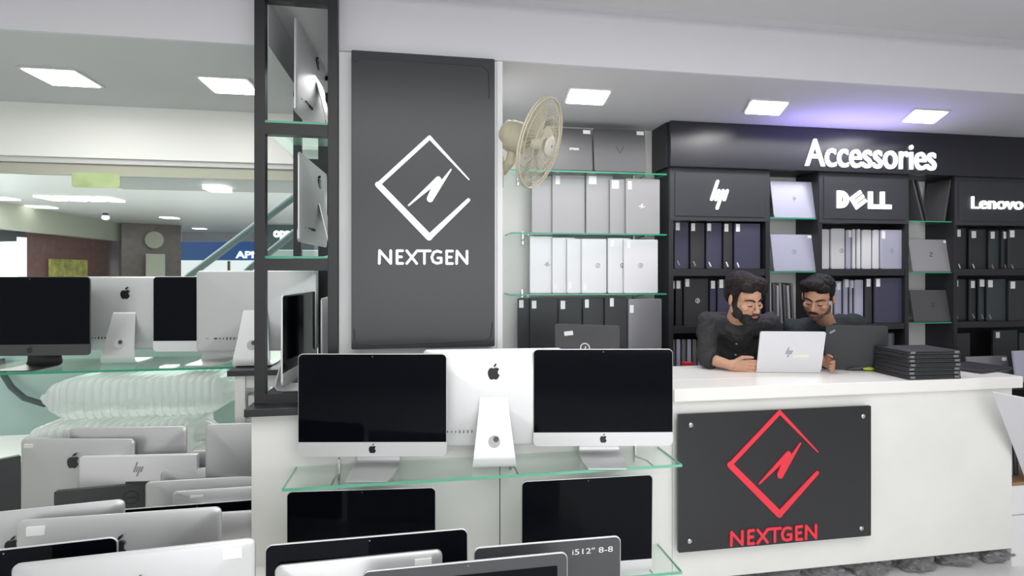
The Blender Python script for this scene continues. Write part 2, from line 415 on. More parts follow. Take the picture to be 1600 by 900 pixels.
# ---- acrylic plate on the counter
ya = YC-.045
A_, B_ = W(1060, 646, ya), W(1361, 838, ya)
zt2 = W(1361, 635, ya).z; zb2 = W(1060, 863, ya).z
sg = signboard('counter_sign', A_.x, B_.x, (zb2+B_.z)/2, (A_.z+zt2)/2, ya, .012, 'acrylic', 'dark acrylic plate on the counter front with red diamond emblem and lettering')
cx = (A_.x+B_.x)/2; zb_ = (zb2+B_.z)/2
add_nextgen(sg, W(1137, 700, ya).x-cx, W(1278, 700, ya).x-cx, W(1216, 640, ya).z-zb_, W(1207, 848, ya).z-zb_, -.0003, 'letter_red')
for px, py in ((1079, 664), (1348, 650), (1077, 845), (1345, 825)):
    p = W(px, py, ya); b = B(); tube(b, [(0, -.010, 0), (0, -.006, 0), (0, .045, 0)], [.007, .0125, .0125], 18)
    obj('standoff_bolt', b, 'steel', sg, (p.x-cx, 0, p.z-zb_), smooth=True)

# ---------------------------------------------------------------- glass shelves
def gshelf(x0, x1, y0, y1, z, label, group='glass shelves', edge='glass_edge', th=.010, brackets=()):
    o = empty('glass_shelf', ((x0+x1)/2, y0, z)); tag(o, label, 'shelf', group)
    hw = (x1-x0)/2; d = y1-y0
    obj('pane', bx(-hw+.003, hw-.003, .003, d, -th, 0), 'glass_clear' if edge == 'glass_edge_pale' else 'glass', o)
    b = B(); box(b, -hw, hw, 0, .0028, -th, 0); box(b, -hw, -hw+.0028, .003, d, -th, 0); box(b, hw-.0028, hw, .003, d, -th, 0)
    obj('edge', b, edge, o)
    for x in brackets:
        b = B(); xx = x-(x0+x1)/2
        tube(b, [(xx, d-.004, -.06), (xx, d-.012, -.04), (xx, d*.45, -th-.004), (xx, .03, -th-.003)], .0045, 6)
        box(b, xx-.006, xx+.006, d-.012, d-.002, -.07, .025)
        obj('bracket', b, 'steel', o)
    return o
ZS = HC-.88
gx0, gx1 = W(440, 0, 2.33).x, W(1066, 0, 2.33).x
gshelf(gx0, gx1, 2.33, YC-.002, ZS, 'long clear glass shelf with green edge carrying three silver computers', edge='glass_edge_pale', th=.012,
       brackets=(W(530, 0, YC).x, W(797, 0, YC).x, W(992, 0, YC).x))
gshelf(gx0, gx1, 2.33, YC-.002, .31, 'lower glass shelf near the floor with unmounted screens stood on it', edge='glass_edge_pale', th=.012,
       brackets=(W(990, 0, YC).x,))

# ---------------------------------------------------------------- all-in-one computers
def imac_parts(o, w_=.65, H=.45, chin=.064, front='screen', back='silver', chinm='silver_front', z0=0, camdot=True, logo=True, sticker=None, ports=True,
               bezel=None, rim=False, backlogo=True, logo_s=.062, blz=.60):
    """z0 = bottom of the body. Front faces -y."""
    n = 6
    def ringp(s, y, r=.022):
        c = H/2
        out = []; kk = min(1, (1-s)*2.2)
        for x, z in rr(w_, H, r, n):
            z -= c; a_ = atan2(z/c, x/(w_/2)); ex, ez = cos(a_)*w_/2*1.12, sin(a_)*c*1.12
            out.append(Vector(((x*(1-kk)+ex*kk)*s, y, z0+c+(z*(1-kk)+ez*kk)*s)))
        return out
    b = B(); loft(b, [ringp(.996, .0), ringp(1, .0015), ringp(1, .006), ringp(.992, .0095), ringp(.965, .0125), ringp(.92, .0165), ringp(.86, .021), ringp(.78, .0265), ringp(.68, .032), ringp(.55, .037), ringp(.40, .0405), ringp(.22, .0425), ringp(.02, .043)])
    obj('body', b, back, o, smooth=True, ang=50)
    m_ = .0 if rim else .003
    b = B(); pts = rr(w_-.006, H-chin-.003, .02, n); pts = [(x, max(z, .0)) for x, z in pts]
    # square bottom corners
    q = [(-w_/2+.003, 0), (w_/2-.003, 0)]+[(x, z) for x, z in rr(w_-.006, H-chin-.003, .02, n) if z > (H-chin)/2]
    if chin == 0: q = rr(w_-.006, H-.006, .02, n)
    prism(b, [(x, z+z0+chin+(.003 if chin == 0 else 0)) for x, z in q], -.0016, .0008); g = obj('display', b, front, o)
    if chin:
        b = B(); q = [(w_/2-.001, chin-.001), (-w_/2+.001, chin-.001)]+[(x, z) for x, z in rr(w_-.002, H, .022, n) if z < H/2 and x < 0]+[(x, z) for x, z in rr(w_-.002, H, .022, n) if z < H/2 and x > 0]
        prism(b, [(x, z+z0+(.001)) for x, z in q], -.0016, .0006); ch = obj('chin', b, chinm, o)
        if logo: add_apple(ch, 0, z0+chin*.5, -.0018, .036)
    if camdot:
        b = B(); tube(b, [(0, -.0022, z0+H-.013), (0, 0, z0+H-.013)], .0022, 10); obj('camera_dot', b, 'logo_grey', g)
    if bezel:
        b = B(); q = rr(w_-.07, H-chin-.06, .004, 2); prism(b, [(x, z+z0+chin+.02) for x, z in q], -.0022, -.0017); obj('screen_panel', b, bezel, g)
    if backlogo: add_apple(o, 0, z0+H-.11, .0345, logo_s, flip=-1)
    if ports:
        b = B(); zc_ = z0+.075
        for i in range(7):
            x = w_/2-.13-i*.0185 if False else .10+i*.0185
            hh = .006 if i < 4 else .003
            if i == 6: box(b, x-.002, x+.010, .0255, .036, zc_-.003, zc_+.004)
            else: box(b, x-.0016, x+.0016, .0255, .036, zc_-hh, zc_+hh)
        box(b, .235, .27, .012, .0235, zc_-.001, zc_+.001)
        obj('port_row', b, 'port', o)
    if sticker:
        sx, sz, sw, sh, sm = sticker
        b = B(); box(b, sx-sw/2, sx+sw/2, .006, .0222, z0+H-.035-sh/2, z0+H-.035+sh/2); obj('price_sticker', b, sm, o)
    return o
def imac_stand(o, m='silver_stand', z0=.073, hole=True):
    P_ = [(-.105, .003, .098), (-.02, .003, .098), (.075, .003, .098), (.100, .008, .098), (.110, .022, .097), (.108, .05, .093), (.092, .12, .084), (.066, .22, .072), (.048, .29, .065), (.038, .305, .062)]
    t = .004; b = B(); rings = []
    for i, (y, z, hw) in enumerate(P_):
        y1, z1, _ = P_[min(i+1, len(P_)-1)]; y0, z0_, _ = P_[max(i-1, 0)]
        d = Vector((0, y1-y0, z1-z0_)).normalized(); n = Vector((0, -d.z, d.y))
        hw2 = hw if i else hw-.012
        c = Vector((0, y, z+.0015))
        rings.append([c+Vector((-hw2, 0, 0))+n*t*.7, c+Vector((hw2, 0, 0))+n*t*.7, c+Vector((hw2, 0, 0))-n*t*.7, c+Vector((-hw2, 0, 0))-n*t*.7])
    loft(b, rings); s = obj('stand', b, m, o, smooth=True, ang=40)
    if hole:
        b = B(); a = Vector((0, .0955, .118)); d = Vector((0, .97, .24)).normalized()
        tube(b, [a-d*.001, a+d*.0035], .027, 28); h = obj('cable_hole', b, 'hole', s, smooth=True)
        b = B(); q = a+Vector((-.008, .004, .012)); tube(b, [q, q+d*.0015], .012, 16); obj('plug', b, 'dark_front', h)
    return s
def imac(loc, rz, label, group='silver all-in-one computers on the long glass shelf', front='screen', back='silver', chinm='silver_front', standm='silver_stand', scale=1, **k):
    o = empty('desktop_computer', loc, (0, 0, rz)); tag(o, label, 'computer', group)
    o.scale = (scale,)*3
    imac_parts(o, z0=.073, back=back, front=front, chinm=chinm, **k); imac_stand(o, standm)
    return o
# three on the long shelf
p = WZ(585, 738, ZS); y_ = 2.445
imac((W(582, 0, y_).x, y_, ZS), radians(-9), 'silver all-in-one computer facing front, left end of the long glass shelf')
y_ = 2.42
imac((W(942.5, 0, y_).x, y_, ZS), radians(-8.5), 'silver all-in-one computer facing front, right end of the long glass shelf')
o = imac((W(774, 0, 2.45).x, 2.52, ZS), pi-radians(5), 'silver all-in-one computer with its back to us, middle of the long glass shelf', back='white_alu', standm='white_alu')

# back-left shelf by the window
ZB = HC-.55
gshelf(XL+.02, W(366, 0, 3.38).x, 3.38, 3.86, ZB, 'wide glass shelf in front of the shop window carrying computers', edge='glass_edge', th=.012, brackets=(W(60, 0, 3.9).x,))
zc_b = 3.5
imac((W(43, 0, 3.48).x, 3.50, ZB), radians(-5), 'space grey all-in-one computer at the left end of the window shelf', 'computers on the window shelf', back='dark_front', chinm='dark_front', standm='screen_matte')
imac((W(196, 0, 3.66).x, 3.70, ZB), pi-radians(4), 'silver all-in-one computer with its back to us on the window shelf', 'computers on the window shelf')
imac((W(326, 0, 3.52).x, 3.52, ZB), radians(-7), 'silver all-in-one computer facing front on the window shelf, partly hidden', 'computers on the window shelf')
# white cabinet at its right end, black top, with another computer
cb = empty('side_cabinet', (0, 0, 0)); tag(cb, 'small white open cabinet with black top beside the window shelf', 'cabinet')
cx0, cx1 = W(369, 0, 3.08).x, W(455, 0, 3.08).x; zt3 = ZB+.035
b = B(); box(b, cx0, cx0+.05, 3.06, 3.36, 0, zt3-.03); box(b, cx1-.03, cx1, 3.06, 3.36, 0, zt3-.03); box(b, cx0+.05, cx1-.03, 3.08, 3.35, zt3-.1, zt3-.03); box(b, cx0+.05, cx1-.03, 3.08, 3.35, .86, .898); obj('body', b, 'laminate', cb)
obj('top', bx(cx0-.03, cx1, 3.03, 3.37, zt3-.029, zt3, bev=.003), 'black_board', cb)
tag(obj('small_white_box', bx(cx0+.055, cx0+.16, 3.09, 3.2, .90, 1.02, bev=.003), 'paper'), 'small white box inside the white cabinet', 'box')
imac((W(397, 0, 3.16).x, 3.24, zt3), pi-radians(3), 'large silver all-in-one computer standing on the black-topped cabinet', 'computers on the window shelf', back='silver', standm='white_alu', backlogo=False)

# air column packages under the window shelf
def airbag(name, pl_, pr_, y0, z, hgt, dep, n, label):
    x0, x1 = pl_, pr_; L = x1-x0; b = B(); N = n*8; rings = []
    for i in range(N+1):
        u = i/N; x = x0+L*u
        env = min(1, .62+3.0*u, .72+5*(1-u)); sc = .93+.09*abs(sin(pi*u*n))**.7
        rg = []
        for j in range(28):
            a = 2*pi*j/28
            ca, sa = cos(a), sin(a)
            px_ = math.copysign(abs(ca)**.4, ca)*dep/2; pz_ = math.copysign(abs(sa)**.4, sa)*hgt/2
            q = Vector((x, px_*sc*env, pz_*sc*env))
            q += Vector((0, .008*noise.noise(Vector((x*9, a*2, 3))), .012*noise.noise(Vector((x*7, a, 9)))))
            rg.append(q)
        rings.append(rg)
    loft(b, rings)
    o = empty(name, (0, y0, z)); tag(o, label, 'packaging', 'inflated air-column packaging')
    obj('air_columns', b, 'bubble', o, smooth=True, ang=80)
    for sgn, xe in ((-1, x0), (1, x1)):
        b = B(); rings = []
        for i in range(7):
            t = i/6; rg = []
            for j in range(28):
                a = 2*pi*j/28; k = (.42+.35*t)*(1+.25*sin(a*5+t*3))
                rg.append(Vector((xe+sgn*t*.07-.01*sgn, cos(a)*dep*.40*(.9-.5*t+.06*sin(a*5)), sin(a)*hgt*.5*(.62-.35*t+.10*sin(a*7+t*3))-.01*t)))
            rings.append(rg)
        loft(b, rings, cap=True); obj('film_end', b, 'bubble', o, smooth=True, ang=60)
    return o
a1 = WD(75, 600, 3.28).x; a2 = WD(342, 600, 3.28).x
airbag('air_packaging', W(60, 0, 3.3).x, W(342, 0, 3.3).x, 3.47, HC-.700, .225, .36, 21, 'upper clear inflated air-column package under the window shelf')
airbag('air_packaging', W(32, 0, 3.25).x, W(300, 0, 3.25).x, 3.43, HC-.918, .20, .42, 20, 'lower clear inflated air-column package beneath the other one')
wl = obj('packing_ledge', bx(XL+.3, cx0-.005, 3.30, 3.86, HC-1.055, HC-1.02), 'laminate'); tag(wl, 'white ledge under the inflated packages by the window', 'shelf')
for x in (XL+.35, -2.2, cx0-.06): obj('leg', bx(x-.02, x+.02, 3.5, 3.6, 0, HC-1.056), 'laminate', wl)

# ---------------------------------------------------------------- low tables with unmounted screens
ZT = .36
def table(x0, x1, y0, y1, label):
    o = empty('low_table', (x0, y0, 0)); tag(o, label, 'table')
    w_, d = x1-x0, y1-y0
    obj('tabletop', bx(0, w_, 0, d, ZT-.03, ZT, bev=.003), 'laminate', o)
    for x in (.04, w_-.04):
        for y in (.04, d-.04): obj('leg', bx(x-.025, x+.025, y-.025, y+.025, 0, ZT-.031), 'laminate', o)
table(XL+.05, -.50, 1.1, 3.03, 'low white table crowded with unmounted screens, left of the plinth')
table(XL+.05, cx0-.02, 3.035, 3.28, 'narrow low white table behind the crowded one, below the packages')
table(-.495, .80, 1.25, 2.22, 'low white table in front of the plinth with leaning screens')
GP = 'unmounted screens stood on the low tables'
def screen(tl, tr, drop, label, H=None, back=True, w_=None, base=ZT, lean=0, **k):
    """a screen without stand whose top corners are at tl/tr"""
    z = HC-drop; P = WZ(*tl, z)
    Q = WZ(*tr, z) if tr else None
    if w_ is None: w_ = (Q-P).length
    d = (Q-P).normalized(); ctr = P+d*w_/2 if tl[2:] == () else P
    H = H or (z-base)/cos(lean)
    a = atan2(d.y, d.x)
    n = Vector((-d.y, d.x, 0))          # towards the back of the room
    o = empty('computer_screen', (ctr.x, ctr.y, base), (0, 0, 0)); tag(o, label, 'screen', GP)
    if back: R_ = Matrix.Rotation(a, 4, 'Z') @ Matrix.Rotation(-lean, 4, 'X') @ Matrix.Rotation(pi, 4, 'Z')
    else: R_ = Matrix.Rotation(a, 4, 'Z') @ Matrix.Rotation(-lean, 4, 'X')
    off = (Matrix.Rotation(a, 3, 'Z') @ Vector((0, -sin(lean)*H, 0)))
    o.rotation_euler = R_.to_euler(); o.location = Vector((ctr.x, ctr.y, base))+off+Vector((0, 0, .0015+abs(sin(lean))*(.043 if back else 0)))
    if back: k.setdefault('ports', False)
    if not back: k['backlogo'] = False; k.setdefault('ports', False)
    imac_parts(o, w_=w_, H=H-.002, **k)
    return o
st = lambda x, z=.42, w_=.05, h=.03, m='sticker': (-x, z, w_, h, m)
screen((35, 684), (205, 685), .84, 'silver screen back with black fruit logo at the left, below the packages', w_=.58, chin=0, blz=.60, sticker=st(-.24, .50, .045, .018, 'sticker_tape'))
screen((110, 668), (293, 665), .80, 'silver screen back half hidden just under the packages', chin=0, blz=.62)
screen((322, 662), (500, 657), .76, 'silver screen back with black rim beside the plinth, farthest back', chin=0, backlogo=False)
screen((287, 704), (450, 697), .93, 'bright silver screen back by the plinth, second from the back', chin=0, w_=.56, backlogo=False, sticker=st(.10, .43, .04, .02))
screen((252, 734), (435, 723), .985, 'silver screen back with barcode sticker beside the plinth', chin=0, w_=.56, backlogo=False, sticker=st(.08, .43, .05, .028, 'logo_grey'))
screen((228, 752), (470, 738), 1.015, 'broad silver screen back without stickers beside the plinth', chin=0, backlogo=False)
screen((270, 767), (520, 750), 1.03, 'silver screen back with faded sticker in its left corner', chin=0, backlogo=False, sticker=st(-.25, .44, .055, .028, 'sticker_tape'))
screen((-160, 815), (190, 779), .84, 'white screen back with stepped corner at the left edge', chin=0, w_=.66, backlogo=True, back=True, logo_s=.04)
screen((175, 797), (560, 768), 1.07, 'black screen front seen as a thin strip behind a silver one', back=False, w_=.70)
screen((212, 808), (490, 790), 1.09, 'silver screen back squeezed against the plinth with half a fruit logo', chin=0, w_=.66)
screen((28, 812), (347, 790), .85, 'silver screen back with white sticker top left and fruit logo', chin=0, sticker=st(-.26, .43, .055, .03))
screen((-190, 880), (184, 838), .84, 'black screen front with rounded corner at the lower left', back=False)
screen((20, 880), (400, 838), .84, 'nearest silver screen back, bottom left, with sticker top right', chin=0, sticker=st(.26, .43, .055, .032), camdot=False)
screen((448, 768), (681, 761), .93, 'black screen standing on the lower glass shelf left of the seam', back=False, base=.31, chin=.05)
screen((815, 752), (1020, 741), .925, 'black screen with silver chin on the lower glass shelf right of the seam', back=False, base=.31, lean=-.02, chin=.055)
screen((414, 852), (731, 825), .87, 'wide black screen with thin silver edge in front of the plinth', back=False)
screen((430, 882), (691, 856), .93, 'small silver screen back in front of the wide black screen', chin=0, backlogo=False, sticker=st(.20, .36, .055, .03))
screen((565, 893), (887, 862), .91, 'grey-bezelled screen leaning at the bottom centre', back=False, front='dark_front', bezel='screen', chin=.0)
o = screen((740, 856), (970, 837), .95, 'dark grey screen panel with white rim and handwritten mark', back=False, front='dark_front', chin=0, camdot=False)
text('handwriting', 'i512" 8-8', 'logo_light', .085, .235, .315, .335, -.0018, .0003, o)
for c in o.children:
    if c.name.startswith('body'): c.data.materials[0] = M['white_alu']
screen((700, 908), (868, 891), 1.02, 'small silver screen back peeking up at the bottom edge', H=.28, chin=0, w_=.36, backlogo=False, base=ZT)
# laptop-like flat panels among them
def panel(tl, tr, drop, label, m, name='monitor', logo=None, t=.03, base=ZT, w_=None, cat='monitor', group=GP):
    z = HC-drop; P, Q = WZ(*tl, z), WZ(*tr, z); w_ = w_ or (Q-P).length; d = (Q-P).normalized(); H = z-base
    b = B(); prism(b, rr(w_, H, .006, 3), 0, t)
    bmesh.ops.bevel(b, geom=[e for e in b.edges if e.calc_length() > .1], offset=.003, segments=2, affect='EDGES')
    c = P+d*w_/2
    o = obj(name, b, m, None, (c.x, c.y, base+.001), (0, 0, atan2(d.y, d.x)), smooth=True); tag(o, label, cat, group)
    b2 = B(); prism(b2, [(x, z_+.02) for x, z_ in rr(w_-.03, H-.03, .004, 2)], t-.0005, t+.0015); obj('display', b2, 'screen', o)
    return o, w_, H
o, w_, H = panel((124, 715), (307, 711), .915, 'white monitor back with a slanted four-bar logo on the left table', 'white_alu')
obj('logo', strokes(B(), [(a+.0*w_, b_+H-.065, c_, d_, e_+H-.065, f_) for a, b_, c_, d_, e_, f_ in hp_strokes(.066)], -.001, .001), 'logo_grey', o)
obj('socket_plate', bx(-.06, .10, -.002, .002, H-.155, H-.125), 'dark_front', o)
o, w_, H = panel((84, 769), (262, 753), 1.05, 'dark grey monitor back with a round logo on the left table', 'dark_front', w_=.56)
b = ring(B(), .04, H-.062, -.001, .001, .034, .004); strokes(b, [(.02, H-.062, .006, .06, H-.062, .006)], -.001, .001); obj('logo', b, 'screen_matte', o)
o, w_, H = panel((-120, 742), (33, 712), .84, 'black screen edge at the far left beside the silver computers', 'dark_front')
b = B(); box(b, -.045, .045, -.02, .02, 0, .02, bev=.004)
rings = [[Vector((x*s, y*t_, z)) for x, y in ((-.045, -.01), (.045, -.01), (.045, .01), (-.045, .01))] for s, t_, z in ((1, 1, 0), (.9, 1, .24), (.86, 1, .292), (.75, .6, .305))]
c = WD(107, 745, 2.80); o = obj('spare_stand', loft(B(), rings), 'white_alu', None, (c.x, c.y, ZT+.001), smooth=True); b.free()
tag(o, 'small white loose computer stand between the silver backs', 'stand')
b = B()
for px in (65, 108):
    pass
b.free()
o, w_, H = panel((62, 672), (108, 671), .93, 'small dark framed screen under the packages at the left', 'dark_front', w_=.17)

# ---------------------------------------------------------------- tall black display rack
rk = empty('display_rack', (0, 0, 0)); tag(rk, 'tall black metal display rack left of the pillar', 'rack')
yf, yr = 2.62, 3.42; zb = HC-.600
xf0, xf1 = W(397, 0, yf).x, W(414, 0, yf).x; xg0, xg1 = W(512, 0, yf).x, W(528, 0, yf).x-.001
xr0, xr1 = W(458, 0, yr).x, W(470, 0, yr).x; xs0, xs1 = W(497, 0, yr).x, W(512, 0, yr).x
def zat(py, Y, px=455): return W(px, py, Y).z
for (a, b_, y) in ((xf0, xf1, yf), (xg0, xg1, yf)): obj('post', bx(a, b_, y, y+.045, zb, ZU-.05, bev=.002), 'black_frame', rk)
for (a, b_, y) in ((xr0, xr1, yr), (xs0, xs1, yr)): obj('post', bx(a, b_, y, y+.045, zb, ZL-.002, bev=.002), 'black_frame', rk)
levels = [(193, 211), (404, 423), (612, 632)]
for i, (t, bt) in enumerate(levels):
    z1, z0_ = zat(t, yf), zat(bt, yf)
    if i == 2: z0_, z1 = zb, zb+.045
    obj('rail', bx(xf1, xg0, yf, yf+.045, z0_, z1), 'black_frame', rk)
    obj('rail', bx(xr1, xs0, yr, yr+.045, z0_, z1), 'black_frame', rk)
    if i < 3:
        obj('side_rail', bx(xr0-.0, xr0+.03, yf+.045, yr, z0_, z0_+.03), 'black_frame', rk) if i == 9 else None
z1 = zat(3, yf); obj('rail', bx(xf1, xg0, yf, yf+.045, z1, z1+.03), 'black_frame', rk)
zt_r = zat(110, yr); obj('rail', bx(xr1, xp0, yr, yr+.04, zt_r-.05, zt_r), 'black_frame', rk)
shz = [zat(193, yf)+.001, zat(404, yf)+.001]
for i, z in enumerate(shz):
    b = B(); v = [(xf0+.01, yf+.005), (xg1-.01, yf+.005), (xs1, yr+.04), (xr0, yr+.04)]
    for dz in (0, .010): pass
    b.faces.new([b.verts.new((x, y, z)) for x, y in v]); r = bmesh.ops.extrude_face_region(b, geom=b.faces[:]); bmesh.ops.translate(b, vec=(0, 0, .010), verts=[g for g in r['geom'] if isinstance(g, bmesh.types.BMVert)])
    s = obj('glass_pane', b, 'glass', rk); s['label'] = 'green-tinted glass shelf'
    obj('glass_front_edge', bx(xf0+.01, xg1-.01, yf+.002, yf+.0048, z, z+.010), 'glass_edge', s)
# computers stored sideways in the rack, backs towards the right
def sideimac(px_front, px_back, z0, rz, label, scale=1.0, y=None, back='silver', standm='silver_stand', yc=3.0, front='screen'):
    o = imac((0, 0, 0), rz, label, 'computers turned sideways in the black rack', back=back, standm=standm, scale=scale, front=front)
    o.location = (px_front, yc, z0)
    return o
# rz: display normal (-y local) turned to -x
sideimac(W(489, 0, 3.03).x, 0, shz[1]+.011, radians(-92), 'sideways silver computer in the middle level of the black rack', .96, yc=3.03)
sideimac(W(485, 0, 3.03).x, 0, shz[0]+.011, radians(-92), 'sideways silver computer in the top level of the black rack', 1.0, yc=3.03)
sideimac(W(476, 0, 3.03).x, 0, zb+.001, radians(86), 'computer with its screen turned sideways on the bottom level of the black rack', .94, yc=2.96, back='white_alu', standm='white_alu')
sideimac(W(506, 0, 3.05).x+.035, 0, zb+.001, radians(-90), 'silver computer back turned sideways at the right of the bottom rack level', .90, yc=3.05)

# ---------------------------------------------------------------- wall fan
fc = WD(843, 224, 2.78)
fan = empty('wall_fan', fc); tag(fan, 'cream wall fan with wire cage mounted beside the pillar', 'fan')
ax = Vector((.80, -.54, -.33)).normalized()       # blowing direction
R = .232
upv = Vector((0, 0, 1)); ux = ax.cross(upv).normalized(); uy = ux.cross(ax).normalized()
MF = Matrix((ux, uy, ax)).transposed().to_4x4()
def fobj(name, bm, m, parent=fan, sm=True):
    if parent is fan: bmesh.ops.transform(bm, matrix=MF, verts=bm.verts)
    else: bmesh.ops.transform(bm, matrix=MF, verts=bm.verts)
    return obj(name, bm, m, parent, smooth=sm)
def circ(r, z, n=48): return [(r*cos(2*pi*i/n), r*sin(2*pi*i/n), z) for i in range(n+1)]
b = B(); tube(b, circ(R, 0), .0055, 8); tube(b, circ(R-.002, .012), .004, 6); fobj('rim', b, 'fan_cream')
def cage(sgn, dep):
    b = B()
    for i in range(60):
        a = 2*pi*i/60
        pts = []
        for t in (0, .25, .5, .75, 1):
            r = R*(1-t)+.045*t; z = sgn*dep*(sin(t*pi/2))**.8
            aa = a+.35*t*sgn
            pts.append((r*cos(aa), r*sin(aa), z))
        tube(b, pts, .0009, 4, cap=False)
    for r in (.2, .14, .09): 
        t = (R-r)/(R-.045); tube(b, circ(r, sgn*dep*(sin(t*pi/2))**.8), .0018, 5)
    return b
fobj('front_grille', cage(1, .050), 'fan_cream'); fobj('rear_grille', cage(-1, .065), 'fan_cream')
b = B(); tube(b, [(0, 0, .055), (0, 0, .064), (0, 0, .070)], [.052, .050, .03], 28); bd = fobj('badge', b, 'fan_blade')
b = B(); box(b, -.006, .006, -.006, .006, .069, .0715); fobj('badge_mark', b, 'red_badge', bd)
for k in range(3):
    b = B(); a0 = k*2*pi/3+.5; rows = []
    for i in range(9):
        t = i/8; r = .035+t*.165; wd = .30+.55*sin(pi*min(1, t*.75+.1)); row = []
        for j in range(7):
            q = j/6-.5; aa = a0+q*wd*1.25+t*.35
            row.append(b.verts.new((r*cos(aa), r*sin(aa), -.008+q*.045)))
        rows.append(row)
    for r1, r2 in zip(rows, rows[1:]):
        for j in range(6): b.faces.new((r1[j], r1[j+1], r2[j+1], r2[j]))
    r_ = bmesh.ops.solidify(b, geom=b.faces[:], thickness=.002)
    fobj('blade', b, 'fan_blade')
b = B(); tube(b, [(0, 0, -.03), (0, 0, .03)], .036, 24); fobj('hub', b, 'fan_blade')
b = B(); tube(b, [(0, 0, -.075), (0, 0, -.085), (0, 0, -.13), (0, 0, -.20), (0, 0, -.225)], [.05, .076, .082, .076, .045], 32); fobj('motor_housing', b, 'fan_cream')
b = B(); tube(b, [(0, 0, -.14), (0, 0, -.17)], .0825, 32); fobj('housing_band', b, 'fan_cream')
# bracket fixed to the pillar's side (world oriented)
mp = fc-ax*.16; b = B()
wp = Vector((xp-.010, mp.y+.10, mp.z-.16))
tube(b, [mp+Vector((0, 0, -.06))-fc, Vector((mp.x-.01, mp.y+.02, mp.z-.13))-fc, wp+Vector((.03, 0, 0))-fc, wp-fc], [.022, .026, .03, .03], 14)
obj('arm', b, 'fan_cream', fan, smooth=True)
b = B(); box(b, wp.x-fc.x, wp.x-fc.x+.03, wp.y-fc.y-.05, wp.y-fc.y+.05, wp.z-fc.z-.10, wp.z-fc.z+.07, bev=.008); obj('wall_bracket', b, 'fan_cream', fan)

# ================================================================= BACK WALL SHELVING
def zf(py, Y=YB, px=1120): return W(px, py, Y).z
z_fb = HC+.757; z_ft = ZL
z_hb = HC+.376; z_b1 = HC+.0235; z_b1b = HC-.028; z_b2 = HC-.40; z_b2b = HC-.445
units = [('left', 1045, 1203), ('middle', 1278, 1420), ('right', 1490, 1680)]
names = ['black shelf unit at the left with a four-bar logo on its header', 'black shelf unit in the middle with a computer maker name on its header', 'black shelf unit cut by the right edge of the picture']
U = []
for (nm, a, b2), lb in zip(units, names):
    x0, x1 = W(a, 0, YB).x, W(b2, 0, YB).x
    o = empty('shelf_unit', (x0, YB, 0)); tag(o, lb, 'shelf unit', 'black shelf units on the back wall'); w_ = x1-x0; t = .035
    obj('side_panel', bx(0, t, 0, .248, .02, z_fb), 'unit_black', o); obj('side_panel', bx(w_-t, w_, 0, .248, .02, z_fb), 'unit_black', o)
    obj('back_panel', bx(t, w_-t, .232, .248, .02, z_fb), 'unit_back', o)
    for z0_, z1 in ((z_b1b, z_b1), (z_b2b, z_b2), (.75, .79), (.30, .34), (0.0, .06)): obj('shelf', bx(t, w_-t, .004, .232, z0_, z1), 'unit_black', o)
    h = obj('header', bx(t*.2, w_-t*.2, -.004, .231, z_hb, z_fb-.001), 'header_panel', o)
    obj('header_panel', bx(t+.01, w_-t-.01, -.010, -.0045, z_hb+.03, z_fb-.03, bev=.002), 'header_panel', h)
    U.append((o, h, x0, w_))
def onheader(i, px0, px1, py0, py1, Y=YB-.0105):
    o, h, x0, w_ = U[i]; P, Q = W(px0, py0, Y), W(px1, py1, Y); return h, P.x-x0, Q.x-x0, Q.z, P.z
h, a, b2, z0_, z1 = onheader(0, 1107, 1140, 281, 328)
S = hp_strokes(z1-z0_-.02); cx, cz = (a+b2)/2, (z0_+z1)/2
obj('logo', strokes(B(), [(q[0]+cx, q[1]+cz, q[2], q[3]+cx, q[4]+cz, q[5]) for q in S], -.022, -.0105), 'letter_white', h)
# DELL with the tilted E
h, a, b2, z0_, z1 = onheader(1, 1307, 1392, 298, 327)
Hh = z1-z0_; Lw = b2-a; tk = Hh*.27; b = B(); u = Lw/4.0
def bar(x0, x1, za, zb_): prism(b, [(a+x0, z0_+za), (a+x1, z0_+za), (a+x1, z0_+zb_), (a+x0, z0_+zb_)], -.022, -.0105)
prism(b, [(a, z0_), (a+tk, z0_), (a+tk, z1), (a, z1)], -.022, -.0105)
arc_o = [(a+tk*.9+.50*u*sin(pi*i/10)*1.15, z0_+Hh/2-Hh/2*cos(pi*i/10)) for i in range(11)]
arc_i = [(a+tk*.9+.18*u*sin(pi*i/10)*1.15, z0_+Hh/2-(Hh/2-tk*.85)*cos(pi*i/10)) for i in range(11)]
for i in range(10): prism(b, [arc_o[i], arc_o[i+1], arc_i[i+1], arc_i[i]], -.0221, -.0105)
ce = Vector((a+1.53*u, z0_+Hh/2)); th = radians(35)
def rot2(x, z): return (ce.x+x*cos(th)-z*sin(th), ce.y+x*sin(th)+z*cos(th))
e = Hh*.42
prism(b, [rot2(-e, -e*.95), rot2(-e*.45, -e*.95), rot2(-e*.45, e*.95), rot2(-e, e*.95)], -.0222, -.0105)
for q in (-.95, -.25, .45): prism(b, [rot2(-e*.5, e*q), rot2(e, e*q), rot2(e, e*(q+.48)), rot2(-e*.5, e*(q+.48))], -.0223, -.0105)
for xx in (2.28*u, 3.17*u):
    bar(xx, xx+tk, 0, Hh); bar(xx+tk*.9, xx+.80*u, 0, tk*.95)
obj('lettering', b, 'letter_white', h)
h, a, b2, z0_, z1 = onheader(2, 1517, 1597, 307, 328)
text('lettering', 'Lenovo', 'letter_white', a, b2, z0_, z1, -.0105, .012, h, bold=.012)
